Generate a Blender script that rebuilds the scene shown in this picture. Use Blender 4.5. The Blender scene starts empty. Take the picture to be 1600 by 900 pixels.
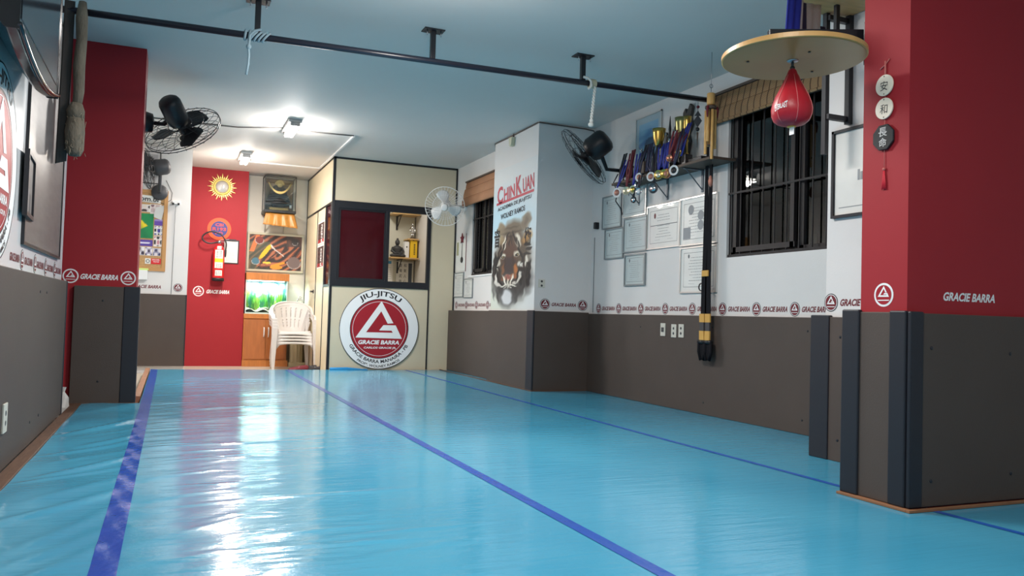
import bpy, math, random
from mathutils import Vector, Matrix
random.seed(7)
C = bpy.context.scene.collection
R = math.radians
PI = math.pi

# ------------------------------------------------------------------ camera
FPX = 1272.0
cam = bpy.data.cameras.new('camera')
cam.sensor_width = 36.0
cam.lens = 36.0 * FPX / 1600.0
cam.clip_start = 0.02
cam.clip_end = 200
cam_o = bpy.data.objects.new('camera', cam)
C.objects.link(cam_o)
RC = ((0.9221230702, -0.0408211396, -0.3847371543),
      (-0.3857657022, -0.0210285817, -0.9223570997),
      (0.0295611912, 0.9989451603, -0.0351383360))
# rows are the room axes seen from the camera: columns are the camera axes in the room
m = Matrix(((RC[0][0], RC[0][1], -RC[0][2] * -1), (RC[1][0], RC[1][1], RC[1][2]), (RC[2][0], RC[2][1], RC[2][2])))
m[0][2] = RC[0][2]
M4 = m.to_4x4()
CAMH = 0.76
M4.translation = Vector((0, 0, CAMH))
cam_o.matrix_world = M4
bpy.context.scene.camera = cam_o

# ------------------------------------------------------------------ world, lamps, exposure
w = bpy.data.worlds.new('night_sky')
bpy.context.scene.world = w
w.use_nodes = True
w.node_tree.nodes['Background'].inputs[0].default_value = (0.010, 0.014, 0.028, 1)
w.node_tree.nodes['Background'].inputs[1].default_value = 1.0
vs = bpy.context.scene.view_settings
vs.view_transform = 'Standard'
vs.look = 'None'
vs.gamma = 1.0
vs.use_curve_mapping = False
vs.exposure = 0.16


def area(name, loc, sx, sy, power, col, rot=(0, 0, 0), spread=180):
    l = bpy.data.lights.new(name, 'AREA')
    l.shape = 'RECTANGLE'
    l.size = sx
    l.size_y = sy
    l.energy = power
    l.color = col
    l.spread = R(spread)
    o = bpy.data.objects.new(name, l)
    C.objects.link(o)
    o.location = loc
    o.rotation_euler = rot
    return o


def lamp(name, loc, rad, power, col):
    l = bpy.data.lights.new(name, 'POINT')
    l.shadow_soft_size = rad
    l.energy = power
    l.color = col
    o = bpy.data.objects.new(name, l)
    C.objects.link(o)
    o.location = loc
    return o


# the hall's other ceiling lamps, above and behind the viewpoint
area('ceiling_lamp_light', (1.3, 4.4, 2.66), 0.30, 1.2, 84, (1.0, 0.95, 0.90))
lamp('ceiling_lamp_light', (1.3, 4.2, 2.35), 0.10, 24, (1.0, 0.95, 0.90))
area('ceiling_lamp_light', (1.0, 1.3, 2.66), 0.30, 1.2, 54, (1.0, 0.95, 0.90))
lamp('ceiling_lamp_light', (1.3, -1.6, 2.45), 0.10, 30, (1.0, 0.96, 0.93))


# ------------------------------------------------------------------ helpers: colour and materials
def lin(c):
    out = []
    for v in c[:3]:
        v = v / 255.0
        out.append(v / 12.92 if v <= 0.04045 else ((v + 0.055) / 1.055) ** 2.4)
    return (out[0], out[1], out[2], 1.0)


MATS = {}


def mat(name, rgb=(200, 200, 200), rough=0.5, metal=0.0, emit=None, estr=0.0, alpha=1.0, trans=0.0,
        noise=0.0, nscale=8.0, bump=0.0, bscale=60.0, spec=0.5, coat=0.0, ior=1.45, attr=False, stretch=(1, 1, 1)):
    if name in MATS:
        return MATS[name]
    m = bpy.data.materials.new(name)
    m.use_nodes = True
    nt = m.node_tree
    b = nt.nodes['Principled BSDF']
    base = lin(rgb)
    b.inputs['Base Color'].default_value = base
    b.inputs['Roughness'].default_value = rough
    b.inputs['Metallic'].default_value = metal
    b.inputs['Specular IOR Level'].default_value = spec
    b.inputs['Coat Weight'].default_value = coat
    b.inputs['IOR'].default_value = ior
    if trans:
        b.inputs['Transmission Weight'].default_value = trans
    if alpha < 1:
        b.inputs['Alpha'].default_value = alpha
    if emit:
        b.inputs['Emission Color'].default_value = lin(emit)
        b.inputs['Emission Strength'].default_value = estr
    tc = nt.nodes.new('ShaderNodeTexCoord')
    mp = nt.nodes.new('ShaderNodeMapping')
    mp.inputs['Scale'].default_value = stretch
    nt.links.new(tc.outputs['Object'], mp.inputs[0])
    if attr:
        a = nt.nodes.new('ShaderNodeAttribute')
        a.attribute_name = 'Col'
        nt.links.new(a.outputs['Color'], b.inputs['Base Color'])
    elif noise > 0:
        n = nt.nodes.new('ShaderNodeTexNoise')
        n.inputs['Scale'].default_value = nscale
        n.inputs['Detail'].default_value = 5
        nt.links.new(mp.outputs[0], n.inputs['Vector'])
        r = nt.nodes.new('ShaderNodeValToRGB')
        r.color_ramp.elements[0].position = 0.3
        r.color_ramp.elements[1].position = 0.7
        r.color_ramp.elements[0].color = (base[0] * (1 - noise), base[1] * (1 - noise), base[2] * (1 - noise), 1)
        r.color_ramp.elements[1].color = (min(1, base[0] * (1 + noise)), min(1, base[1] * (1 + noise)), min(1, base[2] * (1 + noise)), 1)
        nt.links.new(n.outputs['Fac'], r.inputs[0])
        nt.links.new(r.outputs[0], b.inputs['Base Color'])
    if bump > 0:
        n2 = nt.nodes.new('ShaderNodeTexNoise')
        n2.inputs['Scale'].default_value = bscale
        n2.inputs['Detail'].default_value = 3
        nt.links.new(mp.outputs[0], n2.inputs['Vector'])
        bp = nt.nodes.new('ShaderNodeBump')
        bp.inputs['Strength'].default_value = bump
        bp.inputs['Distance'].default_value = 0.01
        nt.links.new(n2.outputs['Fac'], bp.inputs['Height'])
        nt.links.new(bp.outputs[0], b.inputs['Normal'])
    MATS[name] = m
    return m


def pane(name, tint=(235, 240, 240), refl=0.06, rough=0.01):
    """clear thin pane: see-through with a sheen that grows at grazing angles"""
    if name in MATS:
        return MATS[name]
    m = bpy.data.materials.new(name)
    m.use_nodes = True
    nt = m.node_tree
    for n in list(nt.nodes):
        nt.nodes.remove(n)
    out = nt.nodes.new('ShaderNodeOutputMaterial')
    mix = nt.nodes.new('ShaderNodeMixShader')
    t = nt.nodes.new('ShaderNodeBsdfTransparent')
    t.inputs[0].default_value = lin(tint)
    g = nt.nodes.new('ShaderNodeBsdfGlossy')
    g.inputs['Roughness'].default_value = rough
    fr = nt.nodes.new('ShaderNodeFresnel')
    fr.inputs[0].default_value = 1.5
    ad = nt.nodes.new('ShaderNodeMath')
    ad.operation = 'ADD'
    ad.use_clamp = True
    ad.inputs[1].default_value = refl
    nt.links.new(fr.outputs[0], ad.inputs[0])
    nt.links.new(ad.outputs[0], mix.inputs[0])
    nt.links.new(t.outputs[0], mix.inputs[1])
    nt.links.new(g.outputs[0], mix.inputs[2])
    nt.links.new(mix.outputs[0], out.inputs[0])
    MATS[name] = m
    return m


# ------------------------------------------------------------------ helpers: objects
def V(*a):
    return Vector(a)


class G:
    """collects shapes in room coordinates and links them as one mesh object"""

    def __init__(self):
        self.v = []
        self.f = []
        self.mi = []
        self.sm = []
        self.col = None

    def add(self, vs, fs, m=0, smooth=False):
        b = len(self.v)
        self.v += [Vector(p) for p in vs]
        for f in fs:
            self.f.append([b + i for i in f])
            self.mi.append(m)
            self.sm.append(smooth)
        return self

    def box(self, a, b, m=0):
        x0, y0, z0 = a
        x1, y1, z1 = b
        x0, x1 = min(x0, x1), max(x0, x1)
        y0, y1 = min(y0, y1), max(y0, y1)
        z0, z1 = min(z0, z1), max(z0, z1)
        vs = [(x0, y0, z0), (x1, y0, z0), (x1, y1, z0), (x0, y1, z0), (x0, y0, z1), (x1, y0, z1), (x1, y1, z1), (x0, y1, z1)]
        fs = [(0, 3, 2, 1), (4, 5, 6, 7), (0, 1, 5, 4), (1, 2, 6, 5), (2, 3, 7, 6), (3, 0, 4, 7)]
        return self.add(vs, fs, m)

    def obox(self, c, ax, ay, az, m=0):
        """box from a centre and three half-axis vectors"""
        c = Vector(c)
        ax, ay, az = Vector(ax), Vector(ay), Vector(az)
        vs = [c + ax * i + ay * j + az * k for k in (-1, 1) for j, i in ((-1, -1), (-1, 1), (1, 1), (1, -1))]
        fs = [(0, 3, 2, 1), (4, 5, 6, 7), (0, 1, 5, 4), (1, 2, 6, 5), (2, 3, 7, 6), (3, 0, 4, 7)]
        return self.add(vs, fs, m)

    def bar(self, p, q, w, h, m=0, up=(0, 0, 1)):
        p, q = Vector(p), Vector(q)
        d = (q - p)
        L = d.length
        d.normalize()
        u = Vector(up)
        s = d.cross(u)
        if s.length < 1e-4:
            s = d.cross(Vector((1, 0, 0)))
        s.normalize()
        t = s.cross(d)
        return self.obox((p + q) / 2, d * (L / 2), s * (w / 2), t * (h / 2), m)

    def tube(self, pts, r, seg=8, m=0, closed=False, caps=True, smooth=True):
        pts = [Vector(p) for p in pts]
        n = len(pts)
        rs = r if isinstance(r, (list, tuple)) else [r] * n
        vs = []
        prev = None
        for i in range(n):
            if closed:
                t = pts[(i + 1) % n] - pts[i - 1]
            else:
                t = pts[min(i + 1, n - 1)] - pts[max(i - 1, 0)]
            t.normalize()
            if prev is None:
                a = Vector((0, 0, 1)) if abs(t.z) < 0.9 else Vector((1, 0, 0))
                u = t.cross(a).normalized()
            else:
                u = prev - t * prev.dot(t)
                if u.length < 1e-6:
                    u = t.cross(Vector((0, 0, 1)))
                u.normalize()
            prev = u
            w_ = t.cross(u)
            for k in range(seg):
                an = 2 * PI * k / seg
                vs.append(pts[i] + (u * math.cos(an) + w_ * math.sin(an)) * rs[i])
        fs = []
        for i in range(n if closed else n - 1):
            j = (i + 1) % n
            for k in range(seg):
                k2 = (k + 1) % seg
                fs.append((i * seg + k, i * seg + k2, j * seg + k2, j * seg + k))
        if caps and not closed:
            fs.append(tuple(reversed(range(seg))))
            fs.append(tuple((n - 1) * seg + k for k in range(seg)))
        return self.add(vs, fs, m, smooth)

    def lathe(self, prof, o, az, seg=24, m=0, smooth=True, ax=None):
        """prof: (radius, height) pairs along the axis az from the origin o"""
        o = Vector(o)
        az = Vector(az).normalized()
        a = ax if ax is not None else (Vector((0, 0, 1)) if abs(az.z) < 0.9 else Vector((1, 0, 0)))
        u = az.cross(Vector(a)).normalized()
        w_ = az.cross(u)
        vs, fs = [], []
        n = len(prof)
        for (r, h) in prof:
            for k in range(seg):
                an = 2 * PI * k / seg
                vs.append(o + az * h + (u * math.cos(an) + w_ * math.sin(an)) * max(r, 1e-5))
        for i in range(n - 1):
            for k in range(seg):
                k2 = (k + 1) % seg
                fs.append((i * seg + k, i * seg + k2, (i + 1) * seg + k2, (i + 1) * seg + k))
        if prof[0][0] > 1e-4:
            fs.append(tuple(reversed(range(seg))))
        if prof[-1][0] > 1e-4:
            fs.append(tuple((n - 1) * seg + k for k in range(seg)))
        return self.add(vs, fs, m, smooth)

    def poly(self, pts, m=0):
        return self.add(pts, [tuple(range(len(pts)))], m)

    def prism(self, pts, d, m=0):
        """flat outline given thickness d (vector)"""
        d = Vector(d)
        n = len(pts)
        vs = [Vector(p) for p in pts] + [Vector(p) + d for p in pts]
        fs = [tuple(range(n)), tuple(reversed(range(n, 2 * n)))]
        for i in range(n):
            j = (i + 1) % n
            fs.append((i, i + n, j + n, j))
        return self.add(vs, fs, m)

    def ball(self, c, r, seg=12, rings=8, m=0):
        rx, ry, rz = (r, r, r) if not isinstance(r, (tuple, list)) else r
        vs, fs = [], []
        for i in range(rings + 1):
            th = PI * i / rings
            for k in range(seg):
                an = 2 * PI * k / seg
                vs.append((c[0] + rx * math.sin(th) * math.cos(an) + 0, c[1] + ry * math.sin(th) * math.sin(an), c[2] + rz * math.cos(th)))
        for i in range(rings):
            for k in range(seg):
                k2 = (k + 1) % seg
                fs.append((i * seg + k, (i + 1) * seg + k, (i + 1) * seg + k2, i * seg + k2))
        return self.add(vs, fs, m, True)

    def build(self, name, mats, parent=None, bevel=0.0, loc=None, solid=0.0, sub=0, seg=2):
        if not isinstance(mats, (list, tuple)):
            mats = [mats]
        if parent is None:
            if loc is None:
                xs = [p.x for p in self.v]
                ys = [p.y for p in self.v]
                zs = [p.z for p in self.v]
                loc = Vector(((min(xs) + max(xs)) / 2, (min(ys) + max(ys)) / 2, min(zs)))
            inv = Matrix.Translation(-Vector(loc))
        else:
            inv = WM[parent.name].inverted()
        me = bpy.data.meshes.new(name)
        me.from_pydata([inv @ p for p in self.v], [], self.f)
        for mm in mats:
            me.materials.append(mm)
        me.polygons.foreach_set('material_index', self.mi)
        me.polygons.foreach_set('use_smooth', self.sm)
        me.validate()
        if self.col:
            at = me.color_attributes.new('Col', 'FLOAT_COLOR', 'POINT')
            for i, c in enumerate(self.col):
                at.data[i].color = c
        me.update()
        o = bpy.data.objects.new(name, me)
        C.objects.link(o)
        if parent is None:
            o.location = loc
            WM[o.name] = Matrix.Translation(Vector(loc))
        else:
            o.parent = parent
            WM[o.name] = WM[parent.name].copy()
        if sub:
            s = o.modifiers.new('smooth', 'SUBSURF')
            s.levels = s.render_levels = sub
        if solid:
            s = o.modifiers.new('thickness', 'SOLIDIFY')
            s.thickness = solid
            s.offset = 0
        if bevel:
            bv = o.modifiers.new('bevel', 'BEVEL')
            bv.width = bevel
            bv.segments = seg
            bv.limit_method = 'ANGLE'
        return o


WM = {}


def tag(o, label=None, cat=None, group=None, kind=None):
    if label:
        o['label'] = label
    if cat:
        o['category'] = cat
    if group:
        o['group'] = group
    if kind:
        o['kind'] = kind
    return o


def thing(name, label, cat, loc=(0, 0, 0), group=None, rz=0.0):
    o = bpy.data.objects.new(name, None)
    o.empty_display_size = 0.05
    C.objects.link(o)
    o.location = loc
    o.rotation_euler = (0, 0, rz)
    WM[o.name] = Matrix.Translation(Vector(loc)) @ Matrix.Rotation(rz, 4, 'Z')
    return tag(o, label, cat, group)


def struct(name, g, mats, **k):
    return tag(g.build(name, mats, **k), kind='structure')


def copy_thing(root, loc, label, rz=None):
    r = root.copy()
    C.objects.link(r)
    r.location = loc
    if rz is not None:
        r.rotation_euler = (0, 0, rz)
    r['label'] = label
    for ch in list(root.children):
        c = ch.copy()
        C.objects.link(c)
        c.parent = r
        for g in ch.children:
            d = g.copy()
            C.objects.link(d)
            d.parent = c
    return r


# a flat face one can draw on: origin, direction to the right, direction up, outward normal
class Face:
    def __init__(self, o, ax, ay):
        self.o, self.ax, self.ay = Vector(o), Vector(ax).normalized(), Vector(ay).normalized()
        self.n = self.ax.cross(self.ay)

    def p(self, a, b, h=0.0):
        return self.o + self.ax * a + self.ay * b + self.n * h

    def at(self, a, b):
        return Face(self.p(a, b), self.ax, self.ay)

    def rot(self, ang):
        c, s = math.cos(ang), math.sin(ang)
        return Face(self.o, self.ax * c + self.ay * s, -self.ax * s + self.ay * c)


def right_face(x, y, z):      # faces the middle of the room from the right
    return Face((x, y, z), (0, -1, 0), (0, 0, 1))


def left_face(x, y, z):
    return Face((x, y, z), (0, 1, 0), (0, 0, 1))


def front_face(x, y, z):      # faces the viewer
    return Face((x, y, z), (1, 0, 0), (0, 0, 1))


def fbox(g, F, a0, b0, a1, b1, h0, h1, m=0):
    c = F.p((a0 + a1) / 2, (b0 + b1) / 2, (h0 + h1) / 2)
    return g.obox(c, F.ax * (abs(a1 - a0) / 2), F.ay * (abs(b1 - b0) / 2), F.n * (abs(h1 - h0) / 2), m)


def frect(g, F, a0, b0, a1, b1, h, m=0):
    return g.poly([F.p(a0, b0, h), F.p(a1, b0, h), F.p(a1, b1, h), F.p(a0, b1, h)], m)


def fdisc(g, F, r, h, m=0, seg=40, thick=0.0, ry=None):
    ry = ry or r
    pts = [F.p(r * math.cos(2 * PI * k / seg), ry * math.sin(2 * PI * k / seg), h) for k in range(seg)]
    if thick:
        return g.prism(pts, -F.n * thick, m)
    return g.poly(pts, m)


def fring(g, F, r0, r1, h, m=0, seg=48, a0=0.0, a1=2 * PI):
    vs, fs = [], []
    n = seg
    for k in range(n + 1):
        an = a0 + (a1 - a0) * k / n
        vs.append(F.p(r0 * math.cos(an), r0 * math.sin(an), h))
        vs.append(F.p(r1 * math.cos(an), r1 * math.sin(an), h))
    for k in range(n):
        fs.append((2 * k, 2 * k + 1, 2 * k + 3, 2 * k + 2))
    return g.add(vs, fs, m)


_txt = {}


def glyphs(s, bold=0.0):
    key = (s, bold)
    if key in _txt:
        return _txt[key]
    cu = bpy.data.curves.new('t', 'FONT')
    cu.body = s
    cu.size = 1.0
    cu.offset = bold
    cu.resolution_u = 3
    cu.align_x = 'CENTER'
    cu.fill_mode = 'FRONT'
    o = bpy.data.objects.new('t', cu)
    C.objects.link(o)
    dg = bpy.context.evaluated_depsgraph_get()
    dg.update()
    me = bpy.data.meshes.new_from_object(o.evaluated_get(dg))
    vs = [(v.co.x, v.co.y) for v in me.vertices]
    fs = [tuple(p.vertices) for p in me.polygons]
    bpy.data.objects.remove(o)
    bpy.data.curves.remove(cu)
    bpy.data.meshes.remove(me)
    if vs:
        x0, x1 = min(v[0] for v in vs), max(v[0] for v in vs)
        y0, y1 = min(v[1] for v in vs), max(v[1] for v in vs)
    else:
        x0 = y0 = 0
        x1 = y1 = 1
    vs = [((x - (x0 + x1) / 2) / (x1 - x0), (y - (y0 + y1) / 2) / (y1 - y0)) for x, y in vs]
    _txt[key] = (vs, fs, (x1 - x0) / (y1 - y0))
    return _txt[key]


def ftext(g, F, s, w_, h_, hgt=0.001, m=0, bold=0.02, shear=0.0, arc=None, top=True):
    """letters filling a box w_ by h_ centred on the face origin; arc = radius to bend them round"""
    vs, fs, asp = glyphs(s, bold)
    if w_ is None:
        w_ = h_ * asp
    out = []
    for x, y in vs:
        X = x * w_ + y * h_ * shear
        Y = y * h_
        if arc is None:
            out.append(F.p(X, Y, hgt))
        elif top:
            rr = arc + Y
            an = PI / 2 - X / arc
            out.append(F.p(rr * math.cos(an), rr * math.sin(an), hgt))
        else:
            rr = arc - Y
            an = -PI / 2 + X / arc
            out.append(F.p(rr * math.cos(an), rr * math.sin(an), hgt))
    return g.add(out, fs, m)


def fpaint(g, F, a0, b0, a1, b1, nx, ny, fn, h=0.001, m=0):
    """a painted rectangle: fn(s, t) gives the pigment, s to the right, t up, both 0..1"""
    base = len(g.v)
    if g.col is None:
        g.col = [(1, 1, 1, 1)] * base
    vs, fs = [], []
    for j in range(ny + 1):
        for i in range(nx + 1):
            s, t = i / nx, j / ny
            vs.append(F.p(a0 + (a1 - a0) * s, b0 + (b1 - b0) * t, h))
            g.col.append(lin(fn(s, t)))
    for j in range(ny):
        for i in range(nx):
            k = j * (nx + 1) + i
            fs.append((k, k + 1, k + nx + 2, k + nx + 1))
    return g.add(vs, fs, m)


def mixc(a, b, t):
    t = max(0.0, min(1.0, t))
    return (a[0] + (b[0] - a[0]) * t, a[1] + (b[1] - a[1]) * t, a[2] + (b[2] - a[2]) * t)


# ------------------------------------------------------------------ materials
WHITE = mat('wall_paint', (218, 215, 213), 0.45, noise=0.02, nscale=2, bump=0.05, bscale=90)
WHITE_L = mat('wall_paint_gloss', (214, 216, 218), 0.22, noise=0.02, nscale=2)
CEIL = mat('ceiling_paint', (214, 210, 205), 0.7, noise=0.03, nscale=0.8, bump=0.03, bscale=40)
RED = mat('red_paint', (156, 38, 46), 0.6, spec=.3, noise=0.03, nscale=2)
PADM = mat('pad_board', (76, 65, 59), 0.62, noise=0.05, nscale=3, bump=0.08, bscale=120)
TAPEK = mat('black_tape', (34, 35, 42), 0.5)
BEIGE = mat('partition_panel', (206, 194, 168), 0.45, noise=0.02, nscale=3)
ALU_K = mat('black_frame', (26, 28, 34), 0.4)
TILE = mat('floor_tile', (190, 180, 165), 0.35, noise=0.05, nscale=6)
VINYL = None
WOODT = mat('wood_trim', (92, 66, 50), 0.6, noise=0.25, nscale=12, stretch=(8, 1, 8))
WOOD = mat('orange_wood', (186, 116, 58), 0.4, noise=0.12, nscale=6, stretch=(6, 6, 1))
WOODP = mat('pale_wood', (196, 160, 108), 0.45, noise=0.12, nscale=5, stretch=(1, 6, 1))
WOODD = mat('dark_wood', (84, 68, 58), 0.6, noise=0.2, nscale=8, stretch=(6, 1, 6))
BLK = mat('black_metal', (28, 28, 34), 0.38, spec=0.6)
BLKP = mat('black_plastic', (30, 31, 35), 0.42)
GRYP = mat('dark_grey_plastic', (62, 62, 66), 0.5)
WHTP = mat('white_plastic', (232, 232, 232), 0.35)
WHT = mat('white_print', (236, 236, 236), 0.5)
OFFW = mat('paper', (226, 224, 218), 0.6, noise=0.03, nscale=10)
REDP = mat('red_print', (160, 26, 40), 0.45)
REDD = mat('dark_red_print', (110, 30, 40), 0.5)
INK = mat('ink', (34, 32, 36), 0.5)
GREY = mat('grey_ink', (150, 152, 154), 0.6)
GREYD = mat('dark_grey_ink', (108, 110, 114), 0.6)
BLUE = mat('blue_cloth', (34, 46, 150), 0.75, noise=0.15, nscale=20)
NAVY = mat('navy_ribbon', (36, 36, 66), 0.6)
ROYAL = mat('royal_ribbon', (36, 46, 140), 0.6)
MAROON = mat('maroon_ribbon', (110, 26, 40), 0.6)
BLKR = mat('black_ribbon', (30, 30, 40), 0.7)
GOLD = mat('gold_metal', (214, 178, 96), 0.28, metal=1.0)
SILV = mat('silver_metal', (205, 205, 208), 0.22, metal=1.0)
COPP = mat('bronze_metal', (186, 130, 104), 0.35, metal=0.9)
STEEL = mat('brushed_steel', (170, 172, 176), 0.35, metal=1.0)
BAMB = mat('bamboo', (206, 160, 96), 0.4, noise=0.15, nscale=14, stretch=(4, 4, 1))
ROPEW = mat('white_rope', (206, 208, 204), 0.85, bump=0.4, bscale=160)
ROPEB = mat('pale_blue_rope', (150, 172, 182), 0.85, bump=0.4, bscale=160)
GLASS = pane('clear_glass')
DGLASS = pane('window_glass', (200, 205, 210), 0.03)

HC = 2.80       # ceiling
FT = -0.09      # tiled floor under the mats

# ================================================================== THE SETTING
g = G().box((-3.2, -3.2, FT - 0.1), (5.4, 13.2, FT))
struct('floor', g, TILE)
g = G().box((-3.2, -3.2, HC), (5.4, 13.2, HC + 0.15))
struct('ceiling', g, CEIL)

# walls
struct('wall_left', G().box((-0.90, -3.0, FT), (-0.70, 6.30, HC)), WHITE_L)
struct('wall_left_far', G().box((-1.3, 8.25, FT), (-1.1, 11.35, HC)).box((-1.1, 7.42, FT), (-0.42, 8.25, HC)), WHITE)
struct('wall_left_alcove', G().box((-2.4, 6.10, FT), (-2.2, 7.5, HC)).box((-2.2, 7.42, FT), (-1.1, 7.5, HC)).box((-2.2, 6.10, FT), (-0.90, 6.3, HC)), WHITE)
struct('wall_far_white', G().box((-1.3, 11.35, FT), (0.175, 11.55, HC)), WHITE)
struct('wall_far_red', G().box((0.0, 12.65, FT), (0.985, 12.9, HC)), RED)
struct('wall_far_side', G().box((0.0, 11.55, FT), (0.15, 12.65, HC)), WHITE)
struct('wall_far_recess', G().box((0.985, 13.0, FT), (4.4, 13.2, HC)), mat('cream_wall', (216, 210, 196), 0.5, noise=0.02))
struct('column_left', G().box((-0.95, 7.05, FT), (-0.262, 7.42, HC)), RED)
# right wall with window 1
WX = 4.105
g = G()
g.box((WX, 5.38, FT), (WX + .16, 7.68, HC))
g.box((WX, 3.66, FT), (WX + .16, 5.38, 1.285))
g.box((WX, 3.66, 2.47), (WX + .16, 5.38, HC))
g.box((WX, 3.40, 1.285), (WX + .16, 3.86, 2.47))
struct('wall_right', g, WHITE)
struct('wall_right_step', G().box((3.5, 2.80, FT), (4.4, 3.655, HC)), WHITE)
struct('column_right', G().box((2.865, 2.53, FT), (4.4, 2.78, HC)), RED)
struct('wall_right_near', G().box((4.2, -3.0, FT), (4.4, 2.53, HC)), WHITE)
struct('wall_back', G().box((-0.9, -3.2, FT), (4.4, -3.0, HC)), WHITE)
# pilaster and the wall beyond it with window 2
WX2 = 3.62
g = G()
g.box((WX2, 8.92, FT), (WX2 + .2, 9.22, HC))
g.box((WX2, 10.10, FT), (WX2 + .2, 13.0, HC))
g.box((WX2, 9.22, FT), (WX2 + .2, 10.10, 1.285))
g.box((WX2, 9.22, 2.40), (WX2 + .2, 10.10, HC))
struct('wall_right_far', g, WHITE)
struct('pilaster', G().box((3.456, 7.68, FT), (4.3, 8.92, HC)), WHITE)

# the neighbouring yard outside, dark at night
struct('yard_ground', G().box((4.5, -2, -1.2), (16, 20, -1.1)), mat('concrete', (70, 70, 72), 0.9))
nb = thing('neighbour_building', 'dim neighbouring building front seen through the barred window', 'building', (8.3, 9.0, -1.1))
g = G().box((8.3, 2, -1.1), (8.6, 20, 2.45))
g.build('wall', mat('outside_wall', (120, 122, 128), 0.9, noise=0.1, nscale=1), nb)
g = G().box((8.1, 2, 1.72), (8.3, 20, 1.78)).box((8.1, 2, 1.16), (8.3, 20, 1.2))
g.build('ledge', mat('outside_ledge', (150, 148, 146), 0.9), nb)
g = G().box((8.12, 2, 0.6), (8.3, 20, 0.98))
g.build('brick_band', mat('brick_band', (140, 90, 84), 0.9, noise=0.2, nscale=10), nb)
l = area('yard_fill_light', (6.6, 9.2, 2.3), 0.3, 0.3, 330, (0.9, 0.95, 1.0), rot=(0, R(-72), 0))  # added fill, no lamp seen there: brightens the neighbouring front behind the window
sg = thing('street_sign', 'small glowing white sign seen outside through the barred window', 'sign', (7.0, 8.6, 2.6))
F = right_face(7.0, 8.6, 2.7)
g = G()
fbox(g, F, -.20, -.07, .20, .07, -.05, -.006)
g.build('sign_box', BLK, sg)
g = G()
ftext(g, F, 'TNB-', .36, .075, 0.0, 0, bold=0.05)
g.build('lettering', mat('lit_letters', (255, 255, 255), 0.5, emit=(235, 242, 255), estr=5.0), sg)
G().box((6.98, 8.58, -1.1), (7.04, 8.64, 2.64)).build('post', BLK, sg)

# ------------------------------------------------------------------ the mat cover
FOLDS = []
_r = random.Random(4)
for _k in range(17):        # sharp folds left of the first tape, fanning out from it
    _y = 1.9 + 4.6 * (_k / 17) + _r.uniform(-.12, .12)
    FOLDS.append((-.16, _y, -_r.uniform(.42, .60), _y - _r.uniform(.35, .75), _r.uniform(.012, .020), _r.uniform(.003, .009)))
for _k in range(70):        # shorter ones to its right, thinning out towards the middle
    _y = 1.4 + 8.2 * _r.random()
    _x = -.12 + .35 * _r.random() ** 1.5
    _l = _r.uniform(.35, 1.15)
    FOLDS.append((_x, _y, _x + _l, _y + _l * _r.uniform(.0, .75), _r.uniform(.008, .014), _r.uniform(.0015, .0042)))
_FB = {}
for _f in FOLDS:
    for _b in range(int((min(_f[1], _f[3]) - .1) * 5), int((max(_f[1], _f[3]) + .1) * 5) + 1):
        _FB.setdefault(_b, []).append(_f)


def fold_height(x, y):
    z = 0.0
    for (x0, y0, x1, y1, sg, h) in _FB.get(int(y * 5), ()):
        dx, dy = x1 - x0, y1 - y0
        L2 = dx * dx + dy * dy
        t = ((x - x0) * dx + (y - y0) * dy) / L2
        if t < -.02 or t > 1.02:
            continue
        d = ((x - x0) * dy - (y - y0) * dx) / math.sqrt(L2) + .02 * math.sin(5 * t)
        if abs(d) < 3.5 * sg:
            z += h * math.exp(-d * d / (2 * sg * sg)) * max(0, 1 - abs(2 * t - 1) ** 3)
    return z


def floor_height(x, y):
    """folds in the stretched vinyl, strongest left of the first tape"""
    z = 0.0
    if x < -0.12:
        k = min(1.0, (-0.12 - x) / 0.15) * min(1.0, (x + 0.66) / 0.12)
        for (f, s, a, ph) in ((7.0, 0.5, .004, 0.4), (4.0, 0.4, .005, 4.0)):
            z += a * math.sin(f * (y - s * x) + ph + 1.4 * math.sin(1.3 * y + ph)) * k
    else:
        k = math.exp(-max(0.0, x + 0.05) / 0.8)
        fade = 1.0 / (1.0 + math.exp((y - 7.5) * 1.3))
        for (f, s, a, ph) in ((9.0, 0.35, .0009, 0.4), (17.0, -.2, .0007, 1.1), (31.0, 0.5, .0007, 4.0), (4.0, 0.6, .0014, 2.0)):
            z += a * math.sin(f * (y - s * x) + ph + 1.9 * math.sin(1.7 * y + 2.3 * x + ph)) * k * (0.3 + 0.7 * fade)
    z += 0.0007 * math.sin(3.1 * y + 1.2 * x) * math.sin(2.3 * x)
    z += fold_height(x, y)
    return max(z, -0.01)


m = bpy.data.materials.new('blue_vinyl')
m.use_nodes = True
nt = m.node_tree
b = nt.nodes['Principled BSDF']
b.inputs['Roughness'].default_value = 0.13
b.inputs['Specular IOR Level'].default_value = 0.45
tc = nt.nodes.new('ShaderNodeTexCoord')
n = nt.nodes.new('ShaderNodeTexNoise')
n.inputs['Scale'].default_value = 0.9
n.inputs['Detail'].default_value = 3
nt.links.new(tc.outputs['Object'], n.inputs['Vector'])
rp = nt.nodes.new('ShaderNodeValToRGB')
rp.color_ramp.elements[0].position = 0.35
rp.color_ramp.elements[1].position = 0.65
rp.color_ramp.elements[0].color = lin((60, 148, 182))
rp.color_ramp.elements[1].color = lin((74, 160, 192))
nt.links.new(n.outputs['Fac'], rp.inputs[0])
nt.links.new(rp.outputs[0], b.inputs['Base Color'])
mp = nt.nodes.new('ShaderNodeMapping')
mp.inputs['Scale'].default_value = (4.0, 30.0, 1.0)
mp.inputs['Rotation'].default_value = (0, 0, R(12))
nt.links.new(tc.outputs['Object'], mp.inputs[0])
n2 = nt.nodes.new('ShaderNodeTexNoise')
n2.inputs['Scale'].default_value = 1.0
n2.inputs['Detail'].default_value = 4
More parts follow.
